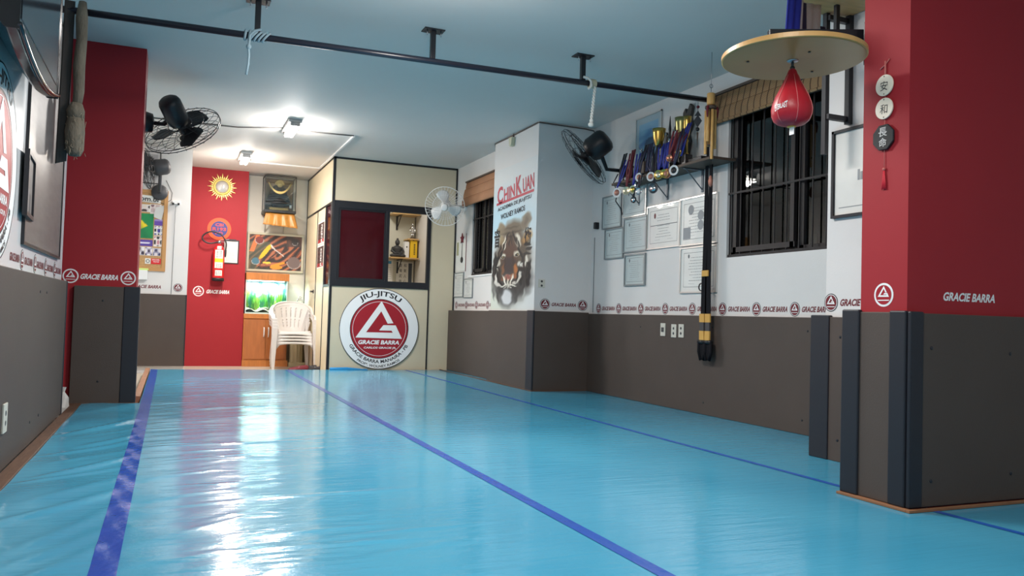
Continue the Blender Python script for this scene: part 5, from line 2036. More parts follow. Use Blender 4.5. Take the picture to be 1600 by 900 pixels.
# ================================================================== FAR LEFT WHITE WALL
FW = front_face(0, 11.35, 0)
cb = thing('notice_board', 'cork notice board with pinned pictures, partly behind the left red column', 'notice board', (-.45, 11.34, 1.21))
g = G()
for a0, b0, a1, b1 in ((-.80, 1.205, -.095, 1.25), (-.80, 2.195, -.095, 2.24), (-.80, 1.25, -.755, 2.195), (-.14, 1.25, -.095, 2.195)):
    fbox(g, FW, a0, b0, a1, b1, .001, .022)
g.build('frame', mat('oak_frame', (188, 140, 88), .45), cb)
g = G()
fbox(g, FW, -.755, 1.25, -.14, 2.195, .001, .010)
g.build('cork', mat('cork', (186, 146, 100), .9, noise=.2, nscale=60), cb)


def pinned(name, label, a0, b0, a1, b1, fn, h=.012, nx=16, ny=12, cat='photo', group='papers on the notice board'):
    g = G()
    fbox(g, FW, a0, b0, a1, b1, h - .0016, h - .0002)
    n0 = len(g.v)
    fpaint(g, FW, a0, b0, a1, b1, nx, ny, fn, h, m=1)
    return tag(g.build(name, [OFFW, PAINTM]), label, cat, group)


def photo_fn(seed, bg, fg, fg2):
    def fn(s, tt):
        k = math.sin(seed * 3.1 + 7 * s) * math.sin(seed * 1.7 + 6 * tt)
        c_ = mixc(bg, (230, 228, 224), .25 + .3 * tt)
        if k > .25:
            c_ = fg
        elif k < -.45:
            c_ = fg2
        if s < .06 or s > .94 or tt < .07 or tt > .93:
            c_ = (225, 222, 216)
        return c_
    return fn


def flag(s, tt):
    c_ = (24, 128, 74)
    sx = s + .05 * math.sin(6 * tt)
    if abs(sx - .42) / .40 + abs(tt - .5) / .34 < 1:
        c_ = (226, 200, 40)
    if math.hypot((sx - .36) * 1.0, (tt - .5) * .9) < .15:
        c_ = (40, 60, 130)
    k = math.sin(10 * s + 5 * tt)
    return mixc(c_, (12, 90, 60), max(0, k) * .3)


pinned('flag', 'green and yellow national flag pinned on the notice board', -.62, 1.62, -.255, 1.935, flag, .016, 40, 30, 'flag')
pinned('photo', 'group photo pinned above the flag on the notice board', -.47, 1.955, -.30, 2.05, photo_fn(2.2, (196, 186, 186), (60, 50, 52), (214, 200, 190)))
pinned('photo', 'pink toned photo at the top beside the paper pennant', -.30, 1.93, -.17, 2.06, photo_fn(5.1, (190, 170, 172), (180, 160, 160), (120, 90, 96)), .0115)
pinned('photo', 'purple headed photo right of the flag, highest in its column', -.245, 1.79, -.15, 1.87, lambda s, tt: (98, 70, 160) if tt < .7 else (150, 130, 190))
pinned('photo', 'photo of figures on blue mats right of the flag', -.245, 1.665, -.15, 1.785, photo_fn(8.3, (216, 214, 216), (70, 60, 140), (40, 36, 48)))
pinned('photo', 'pale photo of two figures, lowest right of the flag', -.245, 1.52, -.15, 1.655, photo_fn(1.3, (222, 206, 204), (50, 46, 50), (190, 130, 140)))
pinned('poster', 'purple lettered poster strip under the flag', -.62, 1.52, -.255, 1.60, lambda s, tt: (214, 210, 226) if (abs(tt - .5) < .15 and abs(s - .72) < .16) else (84, 62, 150))
pinned('photo', 'photo of white jackets under the purple strip, left', -.45, 1.40, -.345, 1.51, photo_fn(3.7, (120, 110, 130), (224, 222, 226), (46, 40, 60)))
pinned('photo', 'photo of white jackets under the purple strip, middle', -.34, 1.40, -.255, 1.51, photo_fn(6.4, (130, 120, 160), (226, 222, 226), (50, 40, 60)))
pinned('photo', 'photo of white jackets under the purple strip, right', -.25, 1.40, -.155, 1.50, photo_fn(7.7, (90, 90, 130), (216, 206, 210), (60, 56, 90)))
t = thing('pennant', 'white paper pennant hanging askew on the notice board', 'pennant', (-.19, 11.335, 1.90))
g = G()
g.prism([FW.p(-.235, 2.02, .014), FW.p(-.125, 2.06, .014), FW.p(-.165, 1.86, .014), FW.p(-.265, 1.90, .014)], FW.n * .002)
g.build('sheet', mat('grey_paper', (196, 196, 194), .6), t)
t = thing('name_sign', 'white sign with black web address ending at the top of the notice board', 'sign', (-.35, 11.33, 2.10))
g = G()
fbox(g, FW.at(-.42, 2.125).rot(-.04), -.24, -.045, .24, .045, .012, .016)
g.build('sheet', OFFW, t)
g = G()
ftext(g, FW.at(-.325, 2.123).rot(-.04), 'com.br', .28, .062, .0168, 0, bold=.02)
frect(g, FW.at(-.325, 2.083).rot(-.04), -.15, -.002, .11, .002, .0168)
g.build('lettering', INK, t)
t = thing('red_card', 'red lettered card at the foot of the notice board', 'card', (-.20, 11.34, 1.29))
g = G()
fbox(g, FW, -.265, 1.295, -.15, 1.365, .012, .014)
g.build('sheet', mat('bright_red_card', (214, 40, 44), .5), t)
g = G()
ftext(g, FW.at(-.207, 1.35), 'BRASIL', .09, .014, .015, 0, bold=.02)
ftext(g, FW.at(-.207, 1.325), 'TEAM', .07, .014, .015, 0, bold=.02)
g.build('lettering', WHT, t)
t = thing('white_card', 'white card with a round grey seal at the foot of the notice board', 'card', (-.30, 11.34, 1.29))
g = G()
fbox(g, FW, -.335, 1.295, -.27, 1.365, .012, .014)
g.build('sheet', OFFW, t)
g = G()
fring(g, FW.at(-.302, 1.33), .014, .024, .0145)
g.build('seal', GREYD, t)
# paper holder, cable, camera, picture
t = thing('paper_holder', 'white paper holder with a green top below the notice board', 'holder', (-.36, 11.33, 1.08))
G().box((-.44, 11.29, 1.09), (-.30, 11.345, 1.21)).build('box', WHTP, t, bevel=.003)
G().box((-.44, 11.30, 1.21), (-.29, 11.345, 1.235)).build('green_top', mat('lime_plastic', (196, 220, 130), .5), t, bevel=.003)
tag(G().tube([(-.012, 11.345, .92), (-.008, 11.345, 1.6), (-.002, 11.345, 2.06)], .003, 6).build('wall_cable', GREYD), 'thin vertical cable on the white wall right of the notice board', 'cable')
t = thing('junction_socket', 'small white socket box with dark plugs right of the notice board', 'socket', (0, 11.33, 2.08))
G().box((-.045, 11.31, 2.08), (.05, 11.35, 2.12)).build('box', WHTP, t, bevel=.004)
for a in (-.035, .03):
    G().box((a - .012, 11.30, 2.07), (a + .012, 11.33, 2.095)).build('plug', BLKP, t, bevel=.003)
t = thing('framed_photo', 'framed black and white portrait on the white wall behind the grey fan', 'picture', (-.40, 11.34, 2.32))
g = G()
for a0, b0, a1, b1 in ((-.62, 2.32, -.20, 2.33), (-.62, 2.725, -.20, 2.735), (-.62, 2.33, -.61, 2.725), (-.21, 2.33, -.20, 2.725)):
    fbox(g, FW, a0, b0, a1, b1, .001, .02)
g.build('frame', BLK, t)
g = G()
def fpt(s, tt):
    c_ = (216, 214, 214)
    if .08 < s < .92 and .1 < tt < .92:
        c_ = mixc((130, 130, 134), (176, 174, 176), tt)
        if math.hypot((s - .68) * 1.1, tt - .70) < .16:
            c_ = (40, 38, 40)
        if tt < .45:
            c_ = (196, 194, 194)
    return c_
fpaint(g, FW, -.61, 2.33, -.21, 2.725, 24, 24, fpt, .012)
g.build('photo', PAINTM, t)

# ================================================================== RED FAR WALL
FD = front_face(0, 12.65, 0)
t = thing('sun_ornament', 'golden sun ornament with a silver face on the far red wall', 'ornament', (.614, 12.64, 2.36))
Fs = FD.at(.614, 2.535)
g = G()
star = []
n_ = 32
for k in range(2 * n_):
    rr_ = (.205 if (k // 2) % 2 == 0 else .165) if k % 2 == 0 else .116
    star.append(Fs.p(rr_ * math.cos(PI * k / n_ + PI / 2), rr_ * math.sin(PI * k / n_ + PI / 2), .006))
g.prism(star, Fs.n * .012)
g.build('rays', mat('sun_gold', (226, 204, 116), .4, metal=.3), t)
G().lathe([(.125, 0), (.122, .014), (.11, .022), (.10, .024), (.096, .018)], Fs.p(0, 0, .016), Fs.n, 36).build('ring', mat('sun_gold2', (216, 190, 104), .4, metal=.3), t)
g = G()
g.lathe([(.095, 0), (.086, .018), (.06, .034), (.001, .042)], Fs.p(0, 0, .028), Fs.n, 30)
g.ball(tuple(Fs.p(0, -.004, .07)), (.010, .012, .022))
for s in (-1, 1):
    g.ball(tuple(Fs.p(s * .028, .022, .060)), (.014, .006, .007))
g.ball(tuple(Fs.p(0, -.036, .062)), (.020, .006, .006))
g.build('face', mat('sun_silver', (206, 206, 204), .3, metal=.5), t)

t = thing('fire_extinguisher', 'red fire extinguisher hanging on the far red wall', 'fire extinguisher', (.60, 12.56, 1.16))
EX, EY = .605, 12.555
REX = mat('extinguisher_red', (196, 30, 34), .25, coat=.4)
G().lathe([(.072, 0), (.078, .01), (.080, .05), (.080, .42), (.072, .46), (.045, .495), (.022, .51), (.020, .53)], (EX, EY, 1.165), (0, 0, 1), 28).build('cylinder', REX, t)
G().lathe([(.084, 0), (.085, .03), (.080, .045)], (EX, EY, 1.15), (0, 0, 1), 28).build('black_base', BLKP, t)
g = G()
g.lathe([(.022, 0), (.022, .04), (.016, .05)], (EX, EY, 1.69), (0, 0, 1), 14)
g.build('valve', STEEL, t)
g = G()
g.bar((EX + .01, EY, 1.745), (EX + .13, EY - .02, 1.765), .02, .006)
g.bar((EX + .01, EY, 1.725), (EX + .11, EY - .02, 1.72), .02, .006)
g.build('handle', STEEL, t)
pts = [(EX - .01, EY, 1.72), (EX - .14, EY - .02, 1.69), (EX - .225, EY - .02, 1.735), (EX - .225, EY - .02, 1.80), (EX - .13, EY - .03, 1.86), (EX - .01, EY - .03, 1.84), (EX + .05, EY - .04, 1.79), (EX + .09, EY - .05, 1.70), (EX + .086, EY - .05, 1.60)]
# smooth the hose
def smooth_pts(P, n=6):
    P = [Vector(p) for p in P]
    out = []
    for i in range(len(P) - 1):
        p0, p1, p2, p3 = P[max(i - 1, 0)], P[i], P[i + 1], P[min(i + 2, len(P) - 1)]
        for k in range(n):
            s = k / n
            out.append(.5 * ((2 * p1) + (p2 - p0) * s + (2 * p0 - 5 * p1 + 4 * p2 - p3) * s * s + (3 * p1 - p0 - 3 * p2 + p3) * s ** 3))
    out.append(P[-1])
    return out
G().tube(smooth_pts(pts), .011, 8).build('hose', BLKP, t)
G().lathe([(.010, 0), (.012, .01), (.016, .10), (.010, .11)], (EX + .086, EY - .05, 1.50), (0, 0, 1), 12).build('nozzle', BLKP, t)
# label wrapped on the cylinder
def wrap(z0, z1, w_, name, mt, lines=0, rr_=.0812):
    g = G()
    n_ = 10
    vs = []
    for k in range(n_ + 1):
        an = -PI / 2 + (k / n_ - .5) * w_ / rr_
        for z_ in (z0, z1):
            vs.append((EX + rr_ * math.cos(an), EY + rr_ * math.sin(an), z_))
    g.add(vs, [(2 * k, 2 * k + 2, 2 * k + 3, 2 * k + 1) for k in range(n_)], 0, True)
    return g.build(name, mt, t)
wrap(1.335, 1.60, .12, 'label', OFFW)
wrap(1.42, 1.475, .121, 'yellow_band', mat('label_yellow', (226, 206, 50), .5), rr_=.0816)
wrap(1.225, 1.305, .10, 'label', OFFW)
wrap(1.61, 1.655, .06, 'label', OFFW, rr_=.079)
g = G()
Fe = front_face(EX, EY - .083, 0)
rr = random.Random(5)
for zz in [1.345 + .013 * k for k in range(5)] + [1.49 + .013 * k for k in range(8)] + [1.24 + .014 * k for k in range(4)]:
    for q in range(3):
        a = -.035 + q * .026
        frect(g, Fe, a, zz, a + .012 + .010 * rr.random(), zz + .005, 0)
tag(g.build('small_writing', GREYD, t), kind='stuff')

t = thing('extinguisher_sign', 'round orange and blue fire sign above the extinguisher', 'sign', (.605, 12.64, 1.75))
Fs = FD.at(.60, 1.915)
g = G()
fdisc(g, Fs, .165, .006, 0, 48, thick=.005)
g.build('orange_disc', mat('sign_orange', (232, 84, 34), .5), t)
g = G()
fdisc(g, Fs, .115, .0068, 0, 40)
g.build('blue_disc', mat('sign_blue', (54, 56, 120), .5), t)
g = G()
ftext(g, Fs.at(0, .062), 'CBI', .11, .042, .0076, 0, bold=.02)
ftext(g, Fs.at(0, .0), 'R193', .19, .046, .0076, 0, bold=.02)
ftext(g, Fs.at(0, -.062), 'PQ', .10, .042, .0076, 0, bold=.02)
g.build('lettering', mat('sign_orange_text', (226, 70, 44), .5), t)

t = thing('clipboard', 'clipboard with a white printed sheet beside the extinguisher', 'clipboard', (.78, 12.64, 1.43))
g = G()
fbox(g, FD, .675, 1.415, .885, 1.765, .001, .007)
g.build('board', BLKP, t)
g = G()
fbox(g, FD, .68, 1.43, .868, 1.745, .007, .0085)
g.build('sheet', OFFW, t)
g = G()
fbox(g, FD, .72, 1.745, .84, 1.775, .007, .016)
g.build('clip', BLK, t)
g = G()
rr = random.Random(9)
for k in range(14):
    z_ = 1.46 + .019 * k
    frect(g, FD, .70 + .02 * rr.random(), z_, .80 + .045 * rr.random(), z_ + .004, .009)
tag(g.build('small_writing', mat('pink_ink', (190, 150, 150), .6), t), kind='stuff')

# ================================================================== RECESS: AQUARIUM, PAINTING, HELMET
aq = thing('aquarium', 'lit planted aquarium with a wooden hood standing on its cabinet', 'aquarium', (1.31, 12.78, .69))
ax0, ax1, ay0, ay1 = 1.0, 1.60, 12.60, 12.97
az0, az1 = .69, 1.19
g = G()
g.box((ax0, ay0, az1), (ax1 + .02, ay1, 1.30))
g.build('hood', WOOD, aq, bevel=.004)
g = G()
g.box((ax0, ay0, az0), (ax1, ay0 + .006, az1)).box((ax1 - .006, ay0, az0), (ax1, ay1, az1)).box((ax0, ay0, az0), (ax0 + .006, ay1, az1))
g.build('tank_glass', pane('aquarium_glass', (236, 248, 250), .02), aq)
g = G()
for (x, y) in ((ax0, ay0), (ax1 - .012, ay0)):
    g.box((x, y - .001, az0), (x + .012, y + .012, az1))
g.box((ax0, ay0 - .002, az0), (ax1, ay0 + .01, az0 + .022))
g.build('tank_edge', mat('tank_silicone', (196, 214, 204), .4), aq)
def fback(s, tt):
    k = math.sin(9 * s + 3 * math.sin(8 * tt)) * math.sin(10 * tt + 5 * s)
    k3 = math.sin(23 * s + 5 * tt) * math.sin(19 * tt + 7 * s)
    c_ = mixc((120, 180, 110), (196, 226, 236), max(0, min(1, (tt - .40) * 2.6 + k * .6)))
    if k3 > .35:
        c_ = mixc((90, 150, 90), (90, 170, 200), tt)
    if k > .6 and tt < .6:
        c_ = (80, 120, 80)
    return c_
g = G()
fpaint(g, front_face(ax0, ay1 - .02, az0), 0.006, 0, ax1 - ax0 - .006, az1 - az0, 30, 26, fback, 0)
g.build('backdrop', PAINTM, aq)
g = G()
vs, fs = [], []
for j in range(9):
    for i in range(21):
        vs.append((ax0 + .01 + (ax1 - ax0 - .02) * i / 20, ay0 + .01 + (.33) * j / 8, az0 + .05 + .02 * math.sin(i * .9) + .05 * j / 8))
for j in range(8):
    for i in range(20):
        k = j * 21 + i
        fs.append((k, k + 1, k + 22, k + 21))
g.add(vs, fs, 0, True)
tag(g.build('gravel', mat('gravel', (190, 176, 140), .8, noise=.3, nscale=60, bump=.6, bscale=90), aq), kind='stuff')
rr = random.Random(11)
greens = [mat('plant_green', (96, 170, 60), .5), mat('plant_lime', (170, 210, 80), .5), mat('plant_teal', (70, 150, 110), .5)]
for k in range(36):
    px_ = ax0 + .04 + .52 * rr.random()
    py_ = ay0 + .05 + .27 * rr.random()
    hh = .08 + .26 * rr.random() * (1.2 if px_ < 1.2 or px_ > 1.5 else .8)
    g = G()
    for q in range(16):
        an = rr.random() * 2 * PI
        ln = hh * (.6 + .5 * rr.random())
        sp = .02 + .04 * rr.random()
        w2 = .005 + .005 * rr.random()
        b0 = Vector((px_, py_, az0 + .06))
        m1 = b0 + Vector((sp * .5 * math.cos(an), sp * .5 * math.sin(an), ln * .6))
        e1 = b0 + Vector((sp * math.cos(an), sp * math.sin(an), ln))
        d_ = Vector((w2, 0, 0))
        g.add([b0 - d_ * .4, b0 + d_ * .4, m1 + d_, m1 - d_, e1], [(0, 1, 2, 3), (3, 2, 4)], 0, True)
    g.build('water_plant', greens[k % 3], aq)
g = G()
g.ball((1.12, 12.78, az0 + .09), (.07, .05, .05)).ball((1.42, 12.80, az0 + .08), (.08, .06, .06)).ball((1.30, 12.72, az0 + .07), (.05, .04, .035))
g.build('rocks', mat('tank_rock', (120, 110, 90), .8, noise=.3, nscale=20), aq)
g = G()
g.box((ax0 + .04, ay0 + .10, az1 - .012), (ax1 - .04, ay0 + .16, az1 - .002))
g.build('hood_lamp', mat('aquarium_tube', (255, 255, 255), .4, emit=(225, 245, 255), estr=10), aq)
area('aquarium_lamp_light', (1.30, 12.76, 1.17), .52, .22, 20, (.90, .98, 1.0))

cab = thing('aquarium_cabinet', 'orange wooden two door cabinet under the aquarium', 'cabinet', (1.31, 12.78, FT))
G().box((.99, 12.61, FT), (1.62, 12.98, .62)).box((.985, 12.595, .62), (1.63, 12.985, .69)).build('carcass', WOOD, cab, bevel=.003)
for (x0, x1, hx) in ((1.005, 1.305, 1.28), (1.312, 1.605, 1.345)):
    d_ = G().box((x0, 12.595, .02), (x1, 12.612, .60)).build('door', mat('cabinet_door', (172, 104, 58), .4, noise=.1, nscale=5, stretch=(6, 6, 1)), cab, bevel=.002)
    G().tube(smooth_pts([(hx, 12.594, .49), (hx, 12.57, .475), (hx, 12.565, .42), (hx, 12.57, .365), (hx, 12.594, .35)], 4), .008, 8).build('door_handle', WHTP, d_)
struct('trim_3', G().box((.985, 12.60, FT), (1.64, 12.61, 0.0)), WOOD)

# painting
t = thing('abstract_painting', 'framed swirling abstract space painting above the aquarium', 'painting', (1.44, 12.98, 1.33))
F = front_face(1.02, 13.0, 1.335)
pw, ph_ = .85, .60
g = G()
FC = mat('painting_frame', (196, 192, 170), .4)
for a0, b0, a1, b1 in ((0, 0, pw, .035), (0, ph_ - .035, pw, ph_), (0, .035, .035, ph_ - .035), (pw - .035, .035, pw, ph_ - .035)):
    fbox(g, F, a0, b0, a1, b1, .001, .035)
g.build('frame', FC, t, bevel=.006)
def galaxy(s, tt):
    x, y = s, 1 - tt
    ang = R(38)
    dx, dy = x - .56, (y - .50) * .72
    a = dx * math.cos(ang) - dy * math.sin(ang)
    b_ = dx * math.sin(ang) + dy * math.cos(ang)
    d = math.sqrt((a / .50) ** 2 + (b_ / .20) ** 2)
    th = math.atan2(b_ / .2, a / .5)
    k = math.sin(13 * d + 1.6 * th + .9 * math.sin(5 * th + 3 * d)) + .35 * math.sin(31 * x + 23 * y)
    c_ = (58, 50, 50)
    if k > .55:
        c_ = (176, 112, 84)
    elif k > .1:
        c_ = (124, 66, 50)
    elif k > -.3:
        c_ = (96, 70, 66)
    if d > 1.0 and x < .4 and y > .2:
        c_ = mixc(c_, (90, 104, 84), .6)
    if x < .2 and y < .5 and abs(x - .02 - .25 * (.6 - y)) < .045:
        c_ = (226, 128, 76)
    if x > .7 and y < .3:
        c_ = mixc(c_, (70, 62, 62), .75)
    dyel = math.hypot((x - .30 - (.5 - y) * .45) / .05, (y - .48) / .22)
    if dyel < 1:
        c_ = (236, 196, 54)
    if math.hypot((x - .52) / .12, (y - .92) / .06) < 1 or (abs(y - .86 + (x - .5) * .45) < .035 and .42 < x < .68):
        c_ = (230, 154, 56)
    if math.hypot((x - .34) / .08, (y - .80) / .03) < 1:
        c_ = (240, 210, 80)
    for (cx_, cy_, r_, c1, c2) in ((.19, .15, .075, (130, 58, 54), (190, 184, 180)), (.13, .76, .07, (78, 126, 146), (180, 186, 184)), (.86, .76, .12, (120, 104, 102), (170, 160, 156)), (.87, .18, .05, (60, 58, 60), (170, 168, 168))):
        q = math.hypot(x - cx_, (y - cy_) * .72)
        if q < r_:
            c_ = c1
        elif q < r_ * 1.16 and (y - cy_) > -.02:
            c_ = c2
    if abs((y - .40) * .72 - (x - .48) * .75) < .010 and .42 < x < .66 or (abs((y - .32) - (x - .43) * 1.5) < .03 and .41 < x < .50):
        c_ = (226, 218, 214)
    return c_
g = G()
fpaint(g, F, .035, .035, pw - .035, ph_ - .035, 90, 64, galaxy, .018)
g.build('canvas', PAINTM, t)

# helmet in its glass case, on a bracket with gold cloth
hx0, hx1 = 1.22, 1.67
hy0, hy1 = 12.62, 12.98
zc0, zc1 = 2.235, 2.775
t = thing('wall_bracket_shelf', 'small clear bracket shelf holding up the helmet case', 'shelf', (1.44, 12.9, 1.93))
G().box((1.25, 12.66, 2.192), (1.64, 12.99, 2.205)).build('board', WOODD, t)
for x in (1.275, 1.555):
    G().bar((x, 12.992, 2.19), (x, 12.992, 1.93), .02, .010, up=(0, 1, 0)).bar((x, 12.99, 1.95), (x, 12.72, 2.185), .014, .010).build('bracket', mat('clear_bracket', (176, 172, 162), .3), t)
t = thing('gold_cloth', 'shiny gold cloth draped under the helmet case', 'cloth', (1.45, 12.75, 2.0))
GC = mat('gold_satin', (186, 128, 60), .35, noise=.15, nscale=12, bump=.3, bscale=18)
g = G()
g.box((1.245, 12.645, 2.2055), (1.66, 12.98, 2.212))
g.build('top', GC, t)
drape(((1.245, 12.642, 2.21), (1.66, 12.642, 2.21)), ((1.205, 12.60, 2.03), (1.715, 12.60, 1.995)), n=30, amp=.014, fr=4).build('front_fall', GC, t, solid=.005)
hc = thing('helmet_case', 'glass display case with black base above the painting', 'display case', (1.44, 12.8, 2.215))
g = G()
g.box((hx0 - .01, hy0 - .02, 2.215), (hx1 + .01, hy1, 2.255))
g.build('base', BLKP, hc, bevel=.004)
g = G()
for x in (hx0, hx1):
    for y in (hy0, hy1 - .02):
        g.box((x - .005, y, 2.255), (x + .005, y + .010, zc1))
for y in (hy0, hy1 - .02):
    g.box((hx0 - .005, y, zc1 - .010), (hx1 + .005, y + .010, zc1))
for x in (hx0, hx1):
    g.box((x - .005, hy0, zc1 - .010), (x + .005, hy1 - .02, zc1))
g.build('frame', BLK, hc)
g = G()
g.box((hx0 + .005, hy0 + .003, 2.255), (hx1 - .005, hy0 + .006, zc1 - .01))
g.box((hx0 + .001, hy0 + .01, 2.255), (hx0 + .004, hy1 - .02, zc1 - .01))
g.build('glass', GLASS, hc)
g = G()
g.box((hx0, hy1 - .018, 2.255), (hx1, hy1 - .008, zc1 - .01))
g.build('gold_backing', mat('case_back', (150, 124, 88), .4, noise=.15, nscale=9), hc)
t = thing('samurai_helmet', 'black warrior helmet with gold horns and crest in the glass case', 'helmet', (1.44, 12.78, 2.255))
hxm, hym = 1.435, 12.79
g = G()
g.lathe([(.13, 0), (.128, .03), (.122, .07), (.105, .115), (.075, .15), (.035, .17), (.001, .175)], (hxm, hym, 2.49), (0, 0, 1), 24)
g.build('bowl', BLKP, t)
for k in range(4):
    g = G()
    r0, r1 = .125 + .018 * k, .152 + .018 * k
    g.lathe([(r1, 0), (r0, .042)], (hxm, hym, 2.475 - .040 * k), (0, 0, 1), 24)
    g.build('neck_guard_plate', BLKP, t, solid=.004)
g = G()
pts = [(hxm + s * (.185 - .02 * s * s), hym - .145 - .012 * (1 - abs(s)), 2.52 + .15 * s * s) for s in [-1 + .125 * k for k in range(17)]]
g.tube(pts, [.010 + .014 * (1 - abs(-1 + .125 * k)) for k in range(17)], 8)
GILT = mat('gilt_paint', (236, 204, 132), .35, metal=.1)
g.build('horns', GILT, t)
g = G()
for k in range(9):
    an = PI * (.1 + .8 * k / 8)
    g.ball((hxm + .055 * math.cos(an), hym - .12, 2.645 + .055 * math.sin(an)), (.022, .018, .022), 8, 6)
g.ball((hxm, hym - .125, 2.655), (.045, .02, .05))
g.build('crest', GILT, t)
g = G()
g.lathe([(.09, 0), (.11, .05), (.10, .12)], (hxm, hym - .03, 2.31), (0, 0, 1), 18)
g.build('face_guard', mat('helmet_dark', (38, 36, 38), .4), t)
g = G()
g.tube([(hxm - .05, hym - .145, 2.43), (hxm, hym - .16, 2.415), (hxm + .05, hym - .145, 2.43)], .009, 8)
g.build('mouth_trim', GILT, t)
g = G()
g.box((hxm - .14, hym - .12, 2.255), (hxm + .14, hym + .12, 2.30))
g.build('stand', mat('stand_gold', (196, 160, 96), .5), t, bevel=.006)
tag(G().box((1.585, 12.64, 2.30), (1.615, 12.65, 2.345)).build('paper_tag', WHTP), 'tiny white tag inside the helmet case', 'tag')

# pedestal and ornament behind the chairs
t = thing('fluted_pedestal', 'pale fluted column pedestal standing behind the chair stack', 'pedestal', (1.76, 12.75, FT))
g = G()
vs, fs = [], []
ns = 48
hs = [(-.0, .125), (.05, .125), (.055, .10), (.80, .092), (.81, .115), (.86, .12)]
for (h_, r_) in hs:
    for k in range(ns):
        fl = 1 - (.07 if (k % 4 in (1, 2) and r_ < .11) else 0)
        an = 2 * PI * k / ns
        vs.append((1.775 + r_ * fl * math.cos(an), 12.71 + r_ * fl * math.sin(an), FT + h_))
for i in range(len(hs) - 1):
    for k in range(ns):
        k2 = (k + 1) % ns
        fs.append((i * ns + k, i * ns + k2, (i + 1) * ns + k2, (i + 1) * ns + k))
fs.append(tuple((len(hs) - 1) * ns + k for k in range(ns)))
g.add(vs, fs)
g.build('column', mat('plaster', (196, 184, 150), .6), t)
G().box((1.65, 12.585, FT), (1.90, 12.835, FT + .06)).build('plinth', MATS['plaster'], t, bevel=.01)
t = thing('table_ornament', 'small silver and red ornament on the pedestal behind the chairs', 'ornament', (1.80, 12.70, .78))
g = G()
g.lathe([(.055, 0), (.06, .015), (.03, .04), (.012, .06)], (1.80, 12.70, FT + .86), (0, 0, 1), 16)
g.build('base', mat('brick_red', (150, 60, 50), .5), t)
g = G()
for k in range(3):
    rr_ = .05 - .012 * k
    g.tube([(1.80 + rr_ * math.cos(2 * PI * q / 18), 12.70 - .01 * k, FT + .86 + .10 + .035 * k + rr_ * math.sin(2 * PI * q / 18)) for q in range(18)], .005, 6, closed=True)
g.build('rings', SILV, t)

# ================================================================== STACK OF PLASTIC CHAIRS
CHM = mat('chair_plastic', (208, 202, 198), .35)


